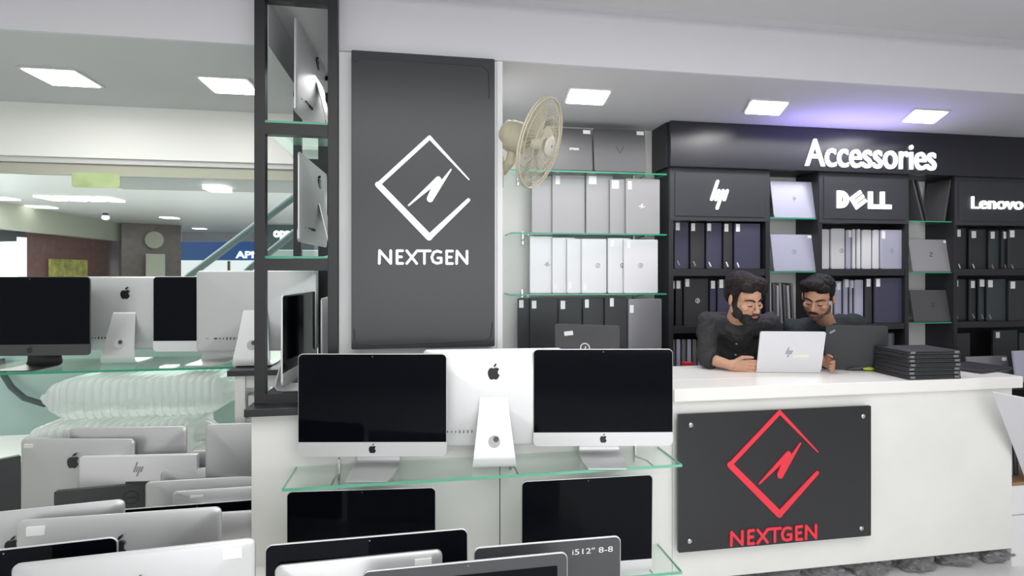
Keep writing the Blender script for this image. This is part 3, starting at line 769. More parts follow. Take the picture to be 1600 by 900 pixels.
# fascia
yf_ = YB-.05
fx0 = W(1048, 0, yf_).x
fa = empty('fascia_sign', (fx0, yf_, z_fb)); tag(fa, 'long black sign over the shelves with white letters', 'sign')
obj('board', bx(0, XR-fx0-.005, 0, .05, .0, ZL-z_fb-.002, bev=.003), 'fascia', fa)
obj('back_box', bx(-.012, XR-fx0-.005, .051, .296, .001, ZL-z_fb-.002), 'unit_black', fa)
P, Q = W(1257, 222, yf_), W(1461, 263, yf_); z_mid = (W(1350, 221, yf_).z, W(1350, 263, yf_).z)
text('lettering', 'Accessories', 'letter_white', P.x-fx0, Q.x-fx0, z_mid[1]-z_fb, z_mid[0]-z_fb, -.0005, .014, fa, bold=.010, spacing=1.0)

# ---------------------------------------------------------------- laptops on end
mats = {'g': mat('lap_grey', (.36, .355, .37), .42, metal=.35), 'w': mat('lap_white', (.70, .70, .73), .38, metal=.2), 'k': mat('lap_black', (.026, .028, .031), .42),
        'v': mat('lap_violet', (.050, .048, .088), .42), 's': mat('lap_slate', (.10, .10, .105), .42, metal=.3), 'd': mat('lap_charcoal', (.035, .035, .04), .42),
        'l': mat('lap_lavender', (.46, .46, .58), .4, metal=.3), 'm': mat('lap_midgrey', (.27, .27, .29), .35, metal=.5), 't': mat('lap_teal', (.035, .045, .05), .42)}
MK = {'g': 'lap_grey', 'w': 'lap_white', 'k': 'lap_black', 'v': 'lap_violet', 's': 'lap_slate', 'd': 'lap_charcoal', 'l': 'lap_lavender', 'm': 'lap_midgrey', 't': 'lap_teal'}
CN = {'g': 'light grey', 'w': 'silver white', 'k': 'black', 'v': 'violet-black', 's': 'slate', 'd': 'charcoal', 'l': 'lavender grey', 'm': 'mid grey', 't': 'teal-black'}
def logo_on(o, kind, x, z, s=1.0, m=None):
    y0, y1 = -.0012, .001
    if kind == 'hp': bm = strokes(B(), [(q[0]*1+x, q[1]+z, q[2], q[3]+x, q[4]+z, q[5]) for q in hp_strokes(.042*s)], y0, y1); m = m or 'logo_grey'
    elif kind == 'hpr':   # mark turned sideways on a laptop stood on end
        bm = strokes(B(), [(q[1]+x, q[0]+z, q[2], q[4]+x, q[3]+z, q[5]) for q in hp_strokes(.045*s)], y0, y1); m = m or 'logo_grey'
    elif kind == 'round': bm = ring(B(), x, z, y0, y1, .018*s, .004*s); strokes(bm, [(x-.004, z-.009, .003, x+.002, z+.010, .003), (x+.001, z-.009, .003, x+.007, z+.010, .003)], y0, y1); m = m or 'logo_grey'
    elif kind == 'slash': bm = strokes(B(), [(x-.006, z+.014, .010, x+.007, z-.014, .010)], y0, y1); m = m or 'logo_light'
    elif kind == 'slashd': bm = strokes(B(), [(x-.006, z+.014, .010, x+.007, z-.014, .010)], y0, y1); m = m or 'logo_grey'
    elif kind == 'z': bm = strokes(B(), [(x-.012, z+.014, .004, x+.014, z+.014, .004), (x+.014, z+.014, .004, x-.014, z-.014, .004), (x-.014, z-.014, .004, x+.012, z-.014, .004)], y0, y1); m = m or 'screen_matte'
    return obj('logo', bm, m, o)
ORD = ['leftmost', 'second from left', 'third from left', 'fourth from left', 'fifth from left', 'sixth from left', 'seventh from left', 'eighth from left', 'ninth from left']
def row(items, zbase, yfirst, full, place, group, ybase=YB, step=.0225, rightpx=None, lastfull=True, wdef=.235):
    """items: (left px, top py, colour key, sticker (px0,px1,py0,py1) or None, logo (kind,px,py) or None)"""
    n = len(items)
    for i, it in enumerate(items):
        px, top, ck, stc, lg = it[:5]
        y = ybase+.03+(n-1-i)*step if yfirst else ybase+.03
        x0 = W(px, 0, y).x; H = W(px+15, top, y).z-zbase-.001
        if i < n-1:
            xn = W(items[i+1][0], 0, y-step).x
            w_ = max(wdef if full else 0, xn-x0-.002) if full else xn-x0-.003
        else: w_ = W(rightpx, 0, y).x-x0
        if it[5:] : w_ = it[5]
        t = .018
        b = B(); prism(b, [(x+w_/2, z) for x, z in rr(w_, H, .008, 3)], 0, t)
        bmesh.ops.bevel(b, geom=[e for e in b.edges if abs(e.verts[0].co.y-e.verts[1].co.y) < 1e-6], offset=.0018, segments=1, affect='EDGES')
        o = obj('laptop', b, MK[ck], None, (x0, y, zbase+.0005)); where = ORD[i] if i < n-1 else 'rightmost'
        if n > 3 and i == n-2: where = 'second from right'
        if n == 1: where = 'alone'
        tag(o, '%s laptop on end, %s, %s of %d' % (CN[ck], place, where, n), 'laptop', group)
        if stc:
            P, Q = W(stc[0], stc[2], y), W(stc[1], stc[3], y)
            obj('price_sticker', bx(P.x-x0, Q.x-x0, -.0009, .0005, Q.z-zbase, P.z-zbase), 'sticker', o)
        if lg:
            P = W(lg[1], lg[2], y); logo_on(o, lg[0], P.x-x0, P.z-zbase, m=(lg[3] if len(lg) > 3 else None))
# left column glass shelves
yG = YB-.02
gz = [W(930, 268, yG).z, W(930, 364.5, yG).z, W(930, 459, yG).z, HC-.60]
lbls = ['top glass shelf behind the fan with two gaming laptops', 'second glass shelf holding the row of grey laptops', 'third glass shelf holding the row of white laptops', 'lowest glass shelf holding the row of black laptops']
gr = W(1042, 0, yG).x
for z, lb, pxl in zip(gz, lbls, (790, 798, 797, 790)):
    xl = W(pxl, 0, yG).x
    gshelf(xl, gr, yG, YW-.01, z, lb, 'glass shelves left of the black units', brackets=(xl+.13, gr-.15))
row([(831, 274, 'g', None, None), (863, 273, 'g', (868, 875, 275, 288), None), (916, 274, 'g', (920, 932, 275, 288), None), (953, 280, 'g', (956, 967, 282, 295), None),
     (978, 279, 'g', (981, 987, 283, 296), ('hpr', 1003, 322, 'logo_light'))], gz[1], True, True, 'second glass shelf', 'grey laptops on the second glass shelf', rightpx=1031, wdef=.20)
row([(828, 369, 'w', None, ('hpr', 855, 413)), (863, 371, 'w', (865, 870, 443, 452), None), (886, 373, 'w', (888, 893, 441, 452), None), (909, 373, 'w', (911, 917, 443, 454), ('round', 934, 415)),
     (950, 372, 'w', (954, 959, 375, 386), ('round', 973, 415, 'logo_dark')), (975, 374, 'w', (980, 985, 376, 388), ('round', 1001, 415))], gz[2], True, True, 'third glass shelf', 'white laptops on the third glass shelf', rightpx=1028, wdef=.17)
row([(809, 466, 'k', (811, 818, 469, 481), None), (828, 465, 'k', (831, 838, 470, 482), None), (873, 466, 'k', (876, 883, 470, 483), None), (911, 466, 'k', (914, 920, 468, 481), None),
     (945, 464, 'k', (953, 959, 466, 479), None), (982, 467, 'm', (984, 990, 477, 489), None)], gz[3], True, True, 'lowest glass shelf', 'black laptops on the lowest glass shelf', rightpx=1034, wdef=.16)
for (a, b2, tp, bt, lb, kind) in ((840, 926, 200, 262, 'black gaming laptop partly behind the fan on the top glass shelf', 'text'), (929, 1010, 202, 264, 'dark grey gaming laptop with faint V mark right of the fan', 'v')):
    y = YB+.02; P, Q = W(a, bt, y), W(b2, tp, y); zb_ = gz[0]; w_ = Q.x-P.x; H = Q.z-zb_
    o = empty('laptop', ((P.x+Q.x)/2, y, zb_+.001), (-.10, 0, 0)); tag(o, lb, 'laptop', 'gaming laptops on the top glass shelf')
    obj('lid', prism(B(), [(x, z+.012) for x, z in rr(w_, H-.012, .012, 4)], 0, .012), 'lap_slate', o)
    b = B(); box(b, -w_/2+.004, w_/2-.004, -.002, .030, 0, .0115, bev=.003); obj('hinge_edge', b, 'screen_matte', o)
    obj('price_sticker', bx(w_/2-.062, w_/2-.008, -.001, .0005, H-.036, H-.008), 'sticker', o)
    if kind == 'v': obj('logo', strokes(B(), [(-.028, H*.60, .007, 0, H*.46, .006), (.028, H*.60, .007, 0, H*.46, .006)], -.0008, .0005), 'lap_charcoal', o)
    else: text('logo', 'STRIX', 'logo_light', .035, .105, H*.50, H*.55, .0002, .0012, o, bold=.03)

# black units rows
row([(1049.5, 347, 'd', (1050, 1053, 348, 359), None), (1054, 347, 'v', (1056, 1062, 348, 360), ('slashd', 1060, 411)), (1079, 348, 'd', (1080, 1086, 349, 361), ('slashd', 1085, 412)),
     (1104, 348, 'v', (1105, 1111, 349, 361), ('slash', 1109, 413)), (1131, 348, 'd', (1132, 1138, 350, 362), ('slash', 1136, 413)), (1148, 349, 'v', (1150, 1156, 350, 362), ('slash', 1153, 414))],
    z_b1, True, False, 'left black unit, upper row', 'laptops in the left unit, upper row', rightpx=1188)
row([(1047.5, 437, 'k', (1048.5, 1054, 439, 451), None), (1056, 437, 'k', (1057, 1063, 439, 451), None), (1069, 435, 'd', (1071, 1077, 436, 448), ('round', 1090, 470, 'logo_light')),
     (1110, 438, 'v', (1111, 1117, 439, 451), None), (1122, 437, 'v', (1124, 1130, 437, 450), None), (1152, 437, 'v', None, None)], z_b2, True, False, 'left black unit, middle row', 'laptops in the left unit, middle row', rightpx=1190)
row([(1049+i*8.5, 530, 'ml'[i % 2] if i < 9 else 'm', None, None) for i in range(6)], .79+.001, False, False, 'left black unit, lower row', 'laptops in the left unit, lower row', rightpx=1098)
row([(1283, 358, 'w', None, None), (1299, 357, 'w', None, ('round', 1315, 392)), (1323, 359, 'l', (1326, 1330, 360, 371), None), (1333, 358, 'w', None, None), (1340, 358, 'w', None, None), (1348, 359, 'w', None, None),
     (1365, 359, 'w', None, None), (1377, 359, 'l', (1378, 1383, 361, 373), ('round', 1393, 392))], z_b1, True, False, 'middle black unit, upper row', 'laptops in the middle unit, upper row', rightpx=1411, step=.018)
row([(1283, 439, 'w', None, None), (1305, 439, 'l', (1308, 1313, 442, 453), None), (1319, 436, 'l', (1321, 1326, 437, 449), None), (1329, 437, 'l', (1331, 1336, 438, 450), None), (1336, 437, 'l', None, None),
     (1353, 435, 'd', (1354, 1360, 436, 448), None), (1367, 434, 'v', (1369, 1375, 436, 448), None)], z_b2, True, False, 'middle black unit, middle row', 'laptops in the middle unit, middle row', rightpx=1409)
row([(1493, 356, 'k', (1495, 1501, 359, 370), ('slash', 1499, 416)), (1515, 358, 'k', (1518, 1525, 361, 372), ('slash', 1521, 416)), (1546, 360, 't', (1548, 1554, 362, 373), ('slashd', 1551, 417)),
     (1566, 360, 'k', (1568, 1574, 362, 373), ('slashd', 1571, 417)), (1576, 358, 'k', (1578, 1585, 360, 371), ('slashd', 1582, 417))], z_b1, True, False, 'right black unit, upper row', 'laptops in the right unit, upper row', rightpx=1615)
row([(1490.5, 436, 'k', (1492, 1497, 438, 448), ('slashd', 1495, 494)), (1515, 436, 'k', (1517, 1523, 439, 450), ('slashd', 1521, 494)), (1530, 435, 't', (1531, 1538, 437, 448), ('slashd', 1535, 495)),
     (1543, 436, 't', (1544, 1551, 438, 449), ('slashd', 1547, 495)), (1577, 438, 'k', (1579, 1586, 440, 451), None)], z_b2, True, False, 'right black unit, middle row', 'laptops in the right unit, middle row', rightpx=1625)
# dark things on the lower shelves of the right unit
for (a, b2, tp, ck, lb, stc) in ((1494, 1516, 521, 'd', 'black laptop on end in the right unit, bottom row, leftmost', None), (1552, 1590, 516, 'k', 'black laptop on end in the right unit, bottom row, with sticker', (1556, 1562, 519, 528)), (1593, 1618, 520, 't', 'black laptop on end in the right unit, bottom row, at the picture edge', None)):
    y = YB+.06; x0 = W(a, 0, y).x; x1 = W(b2, 0, y).x; zb_ = .791
    o = obj('laptop', bx(0, x1-x0, 0, .02, 0, W(a, tp, y).z-zb_, bev=.003), MK[ck], None, (x0, y, zb_)); tag(o, lb, 'laptop', 'laptops in the right unit, bottom row')
    if stc:
        P, Q = W(stc[0], stc[2], y), W(stc[1], stc[3], y); obj('price_sticker', bx(P.x-x0, Q.x-x0, -.001, .0005, Q.z-zb_, P.z-zb_), 'sticker', o)
y = YB+.06; c = W(1393, 0, y)
o = empty('speaker', (c.x, y+.03, .791)); tag(o, 'dark grey upright speaker on the bottom shelf of the middle unit', 'speaker')
b = B(); tube(b, [(0, 0, 0), (0, 0, W(1393, 520, y).z-.80), (0, 0, W(1393, 519, y).z-.795)], [.04, .04, .032], 24); obj('body', b, 'lap_slate', o, smooth=True)
tag(obj('red_white_carton', bx(-.03, .03, -.03, .03, 0, .10, bev=.002), 'red_plastic', None, (W(1074, 0, YB-.12).x, YB-.12, HC-.735)), 'small red carton behind the bearded man at the counter edge', 'carton')
# niches: glass shelves and displayed laptops
def niche(pa, pb, levels, nm):
    xa, xb = W(pa, 0, YB).x+.003, W(pb, 0, YB).x-.003
    for z, lb in levels: gshelf(xa, xb, YB+.012, YW-.01, z, lb, 'glass shelves between the black units', th=.009)
    # dark lining on the right side is the neighbouring unit's own side panel
za = [W(1240, 340, YB).z, W(1240, 424, YB).z, HC-.445]
niche(1203, 1278, [(za[0], 'top glass shelf between left and middle units'), (za[1], 'second glass shelf between left and middle units'), (za[2], 'lower glass shelf between left and middle units')], 'a')
zb3 = [W(1455, 345, YB).z, W(1455, 425, YB).z, W(1455, 504, YB).z]
niche(1420, 1490, [(zb3[0], 'top glass shelf between middle and right units'), (zb3[1], 'second glass shelf between middle and right units'), (zb3[2], 'third glass shelf between middle and right units')], 'b')
def shown(tlx, trx, top, zb_, ck, lb, logo, stick=True, y=YB+.06, base=True):
    P, Q = W(tlx, top, y), W(trx, top, y); w_ = Q.x-P.x; H = (W((tlx+trx)/2, top, y).z-zb_); lean = -.17
    o = empty('laptop', ((P.x+Q.x)/2, y-.035, zb_+.0105)); tag(o, lb, 'laptop', 'display laptops between the black units')
    l = obj('lid', prism(B(), [(x, z) for x, z in rr(w_, H/cos(lean)-.012, .010, 4)], -.0, .010), MK[ck], o, (0, 0, .0), (lean, 0, 0))
    logo_on(l, logo, 0, H*.5)
    if stick: obj('price_sticker', bx(w_/2-.055, w_/2-.012, -.001, .0005, H-.035, H-.014), 'sticker', l)
    b = B(); box(b, -w_/2+.002, w_/2-.002, .0, .14, -.010, -.0005, bev=.003); obj('base', b, MK[ck], o)
    return o
shown(1205, 1274, 283, za[0], 'l', 'silver laptop with four-bar logo on the top shelf left of the middle unit', 'hp', False)
shown(1205, 1273, 366, za[1], 'l', 'silver laptop with round logo on the second shelf left of the middle unit', 'round')
shown(1420, 1484, 374, zb3[1], 'g', 'light silver laptop with Z logo between the middle and right units', 'z')
shown(1422, 1488, 453, zb3[2], 's', 'dark silver laptop with Z logo below the lighter one', 'z')
# edge-on slabs: gray ones left niche, black ones right niche
def slabrow(pxs, top, zb_, cks, lb, group, lean=0.06, dep=.20, t=.017):
    for i, (px, ck) in enumerate(zip(pxs, cks)):
        y = YB+.02; x0 = W(px, 0, y).x; H = W(px, top+(i % 3)*2, y).z-zb_
        b = B(); box(b, 0, t, 0, dep, 0, H-.012, bev=.003)
        for v in b.verts: v.co.x -= v.co.z*lean*(1 if i > 2 else .3)-.0
        o = obj('laptop', b, MK[ck], None, (x0+lean*.1, y, zb_+.001)); tag(o, lb % ORD[i], 'laptop', group)
slabrow([1202, 1208, 1214, 1220, 1226, 1232, 1238], 440, za[2], 'gsgmsgs', 'grey laptop edge-on between left and middle units, %s of seven', 'edge-on grey laptops between the units', lean=.05)
for i, (px0, px1, lb) in enumerate(((1425, 1441, 'dark laptop leaning left on the top glass shelf right of the middle unit'), (1431, 1447, 'second dark laptop leaning beside the first on the top glass shelf'), (1484, 1474, 'black laptop leaning right against the right unit on the top glass shelf'))):
    y = YB+.02; zb_ = zb3[0]; zt_ = W(px0, 281, y).z; xa, xb = W(px0, 0, y).x, W(px1, 0, y).x; sg_ = 1
    b = B(); prism(b, [(xb, zb_+.001), (xb+.016, zb_+.001), (xa+.016, zt_), (xa, zt_)], y, y+.2)
    o = obj('laptop', b, 'lap_slate' if i != 1 else 'lap_black'); tag(o, lb, 'laptop', 'leaning laptops on the top glass shelf')

# ================================================================= ON THE COUNTER
def open_laptop(BL, BR, H, lean, m, label, depth=.235, logo=None, sticker=None, keydeck='screen_matte', tape=False, group=None):
    """BL, BR hinge ends on the counter; the lid's outside faces the camera and the deck lies behind it"""
    d = (BR-BL); w_ = d.length; c = (BL+BR)/2
    o = empty('laptop', (c.x, c.y, c.z+.001), (0, 0, atan2(d.y, d.x))); tag(o, label, 'laptop', group)
    l = obj('lid', prism(B(), rr(w_, H, .011, 5), 0, .007), m, o, (0, 0, .012), (-lean, 0, 0))
    obj('screen', prism(B(), [(x, z+.012) for x, z in rr(w_-.012, H-.02, .006, 3)], .0072, .0082), 'screen', l)
    bs = obj('base', bx(-w_/2, w_/2, .004, depth, 0, .014, bev=.004), m, o)
    obj('keyboard', bx(-w_/2+.02, w_/2-.02, .03, .13, .0142, .0155), keydeck, bs)
    if logo:
        k, x, z, s, lm = logo; logo_on(l, k, x, z, s, lm)
    if sticker:
        x, z, sw, sh, a, sm = sticker
        q = []
        for ux_, uz in ((-sw/2, -sh/2), (sw/2, -sh/2), (sw/2, sh/2), (-sw/2, sh/2)): q.append((x+ux_*cos(a)-uz*sin(a), z+ux_*sin(a)+uz*cos(a)))
        obj('price_sticker', prism(B(), q, -.0012, .0005), sm, l)
    return o
BL, BR = WZ(1182, 582, zt), WZ(1283, 583, zt)
open_laptop(BL, BR, .240, -.24, 'lap_white', 'white laptop with grey four-bar logo held by the two men', logo=('hp', -.01, .115, 1.35, 'logo_grey'), sticker=(.058, .092, .088, .017, .05, 'sticker_tape'))
BL, BR = WZ(1288, 577, zt), WZ(1384, 581, zt)
open_laptop(BL, BR, .262, -.14, 'lap_black', 'black open laptop in front of the moustached man', logo=None, sticker=(-.128, .222, .034, .012, .6, 'logo_grey'))
BL, BR = WZ(868, 575, zt), WZ(968, 581, zt)
open_laptop(BL, BR, .26, -.05, 'lap_slate', 'dark laptop with white sticker behind the silver computers', logo=('round', -.01, .12, 1.7, 'logo_light'), sticker=(-.11, .205, .055, .026, .15, 'sticker'))
# stack of black laptops
c0 = WZ(1420, 594, zt); c1 = WZ(1503, 592, zt); c2 = WZ(1352, 573, zt)
dx = (c1-c0); a = atan2(dx.y, dx.x); w_ = dx.length; dp = (c2-c0).length
for k in range(7):
    o = empty('laptop', (0, 0, 0)); n_ = ['bottom', 'second from the bottom', 'third from the bottom', 'middle', 'third from the top', 'second from the top', 'topmost'][k]
    tag(o, 'closed black laptop, %s of the stack of seven on the counter' % n_, 'laptop', 'stack of black laptops')
    wn = max(w_, .30); dpn = .235; h = .0225
    j = random.uniform(-.006, .006)
    o.location = (c0.x+j, c0.y+random.uniform(0, .006), zt+.001+k*h); o.rotation_euler = (0, 0, a+random.uniform(-.012, .012))
    sh = (c2-c0).normalized(); shx = Matrix.Rotation(-a, 3, 'Z') @ sh
    def skewd(bm):
        for v in bm.verts: v.co.x += v.co.y*shx.x/max(.2, shx.y)*.6
        return bm
    obj('base', bx(0, wn, 0, dpn, .001, .0125, bev=.002), 'lap_black', o)
    obj('lid', bx(.001, wn-.001, .001, dpn, .0135, .0205, bev=.002), 'lap_charcoal', o)
    for hx in (.012, wn-.040): obj('hinge', bx(hx, hx+.028, -.002, .004, .006, .018, bev=.001), 'lap_midgrey', o)
p0, p1 = WZ(1540, 592, zt), WZ(1590, 590, zt)
o = empty('laptop', (WZ(1500, 580, zt).x+.03, 2.66, zt+.001), (0, 0, radians(14))); tag(o, 'single closed black laptop lying at the right end of the counter', 'laptop')
obj('base', bx(0, .33, 0, .23, 0, .010, bev=.003), 'lap_black', o); obj('lid', bx(.001, .329, .001, .229, .011, .018, bev=.003), 'lap_charcoal', o)
# cloth pouch with lime lining
c = WZ(1352, 579, zt); b = B(); bmesh.ops.create_grid(b, x_segments=24, y_segments=10, size=1)
for v in b.verts:
    x, y = v.co.x, v.co.y; v.co = Vector((x*.10, y*.05, .018*(1-x*x)*(1-y*y*.5)+.006*noise.noise(Vector((x*3, y*3, 0)))+.006))
bmesh.ops.solidify(b, geom=b.faces[:], thickness=.003)
o = obj('cloth_pouch', b, 'cloth_grey', None, (c.x, c.y+.03, zt+.004), (0, 0, -.2), smooth=True); tag(o, 'grey cloth pouch with lime lining between laptop and stack', 'pouch')
b = B(); ell(b, (.015, -.050, .010), (.035, .012, .010)); obj('lining', b, 'lime', o, smooth=True)
# things behind the counter's right end
dk = obj('side_desk', bx(W(1500, 0, 3.35).x, XR-.02, 3.25, 3.60, .84, .88), 'unit_black'); tag(dk, 'low black desk behind the right end of the counter', 'desk')
for x in (W(1510, 0, 3.35).x, XR-.1): obj('leg', bx(x, x+.04, 3.3, 3.5, 0, .839), 'unit_black', dk)
for (a0, a1, tp, ck, lb, yy) in ((1508, 1572, 557, 'm', 'grey-green laptop lid propped behind the right end of the counter', 3.42), (1582, 1660, 548, 'l', 'lavender grey laptop at the right edge behind the counter', 3.32)):
    P, Q = W(a0, tp, yy), W(a1, tp, yy); H = P.z-.88; w_ = Q.x-P.x
    o = empty('laptop', ((P.x+Q.x)/2, yy-.03, .881), (-.12, 0, 0)); tag(o, lb, 'laptop')
    obj('lid', prism(B(), rr(w_, H, .010, 4), 0, .012), MK[ck], o)
    obj('price_sticker', bx(w_/2-.05, w_/2-.012, -.001, .0005, H-.038, H-.012), 'sticker', o)
# cabinet at the right edge, laptops in it and a tilted white lid
kx = XRc+.01
cb = empty('corner_cabinet', (kx, 2.35, 0)); tag(cb, 'white cabinet at the right edge with a wooden-edged top', 'cabinet')
zk = HC-1.20
obj('body', bx(0, 1.2, .25, .85, 0, zk-.02), 'floor', cb); obj('top', bx(0, 1.2, .245, .86, zk-.0195, zk), 'wood_edge', cb)
obj('seam', bx(0, 1.2, .2475, .2495, zk-.19, zk-.187), 'logo_grey', cb)
for i in range(6):
    x0 = kx+.008+i*.026; b = B(); box(b, 0, .018, 0, .22, 0, .33, bev=.003)
    for v in b.verts: v.co.x -= v.co.z*.06-.015
    o = obj('laptop', b, 'lap_midgrey' if i % 2 else 'lap_slate', None, (x0, 2.68, zk+.001)); tag(o, 'grey laptop on end on the corner cabinet, %s of six' % ORD[i], 'laptop', 'laptops on the corner cabinet')
A_, B2_ = W(1551, 613, 2.45), W(1640, 630, 2.3); C2_ = W(1612, 775, 2.62)
n1 = (B2_-A_).cross(C2_-A_).normalized()*.008
b = B(); va = [A_, B2_, B2_+(C2_-A_)*.9, C2_]
f1 = [b.verts.new(p_) for p_ in va]; f2 = [b.verts.new(p_+n1) for p_ in va]
b.faces.new(f1); b.faces.new(f2)
for i in range(4): b.faces.new((f1[i], f1[(i+1) % 4], f2[(i+1) % 4], f2[i]))
o = obj('laptop', b, 'lap_white'); tag(o, 'tilted white laptop lid jutting in from the right edge', 'laptop')

# ================================================================= PEOPLE
def remesh(o, vox, smooth=4, disp=None):
    m = o.modifiers.new('r', 'REMESH'); m.mode = 'VOXEL'; m.voxel_size = vox; m.use_smooth_shade = True
    s = o.modifiers.new('s', 'SMOOTH'); s.factor = .5; s.iterations = smooth
    if disp:
        tx = bpy.data.textures.new('t', 'CLOUDS'); tx.noise_scale = disp[1]; tx.noise_depth = 2
        d = o.modifiers.new('d', 'DISPLACE'); d.texture = tx; d.strength = disp[0]; d.mid_level = .5; d.texture_coords = 'LOCAL'
    dg = bpy.context.evaluated_depsgraph_get(); dg.update()
    me = bpy.data.meshes.new_from_object(o.evaluated_get(dg)); old = o.data; o.modifiers.clear(); o.data = me
    for p in me.polygons: p.use_smooth = True
    return o
def head_matrix(c, yaw, pitch, roll):
    """face looks along -y; yaw>0 turns it to the viewer's right; pitch>0 looks down"""
    return Matrix.Translation(c) @ Matrix.Rotation(yaw, 4, 'Z') @ Matrix.Rotation(roll, 4, 'Y') @ Matrix.Rotation(pitch, 4, 'X')
def X(bm, mt, before):
    bmesh.ops.transform(bm, matrix=mt, verts=[v for v in bm.verts if v.index == -1 or v not in before])
def headprims(b, k=1.0):
    ell(b, (0, .018, .040), (.074, .094, .084)); ell(b, (0, -.022, .035), (.066, .066, .070)); ell(b, (0, -.026, -.022), (.062, .064, .078))
    ell(b, (0, -.036, -.072), (.047, .048, .040)); ell(b, (0, -.066, -.094), (.022, .020, .018))
    ell(b, (0, -.078, .026), (.048, .016, .012)); tcap(b, (0, -.088, .015), .007, (0, -.112, -.026), .012)
    for s in (-1, 1):
        ell(b, (s*.012, -.101, -.032), (.008, .010, .007)); ell(b, (s*.042, -.062, -.018), (.022, .024, .020)); ell(b, (s*.030, -.078, .002), (.014, .010, .010))
        ell(b, (s*.078, .012, -.002), (.008, .019, .031), Matrix.Rotation(s*.35, 4, 'Z')); ell(b, (s*.050, -.005, -.058), (.020, .040, .030))
    ell(b, (0, -.092, -.056), (.024, .012, .012))
def ptrans(mt, pts): return [mt @ Vector(p) for p in pts]
def hand(b, wrist, palm_dir, finger_dir, up, size=1.0, side=1, curl=.35):
    """palm from wrist along palm_dir; four fingers along finger_dir, spread along 'up'"""
    pd = Vector(palm_dir).normalized(); u = Vector(up).normalized(); n = pd.cross(u).normalized()*side
    w0 = Vector(wrist)
    for q in (-.026, -.009, .009, .026):
        tcap(b, w0+u*q*.8*size, .015*size, w0+pd*.085*size+u*q*size, .0125*size)
    fd = Vector(finger_dir).normalized(); L = [.060, .078, .084, .074]
    for i, q in enumerate((-.033, -.011, .011, .033)):
        base = w0+pd*.088*size+u*q*size; l = L[i]*size
        a = base+(pd*.6+fd*.4).normalized()*l*.40
        c = a+(fd+n*curl*.4).normalized()*l*.33
        e = c+(fd+n*curl).normalized()*l*.27
        tcap(b, base, .0098*size, a, .0088*size, 12); tcap(b, a, .0088*size, c, .0080*size, 12); tcap(b, c, .0080*size, e, .0066*size, 12)
    t0 = w0+pd*.025*size+u*.030*size
    t1 = t0+(pd*.6+u*.65+n*.3).normalized()*.042*size; t2 = t1+(pd*.95+u*.15+n*.25).normalized()*.034*size; t3 = t2+(pd+n*.2).normalized()*.024*size
    tcap(b, t0, .014*size, t1, .0115*size, 12); tcap(b, t1, .0115*size, t2, .010*size, 12); tcap(b, t2, .010*size, t3, .008*size, 12)
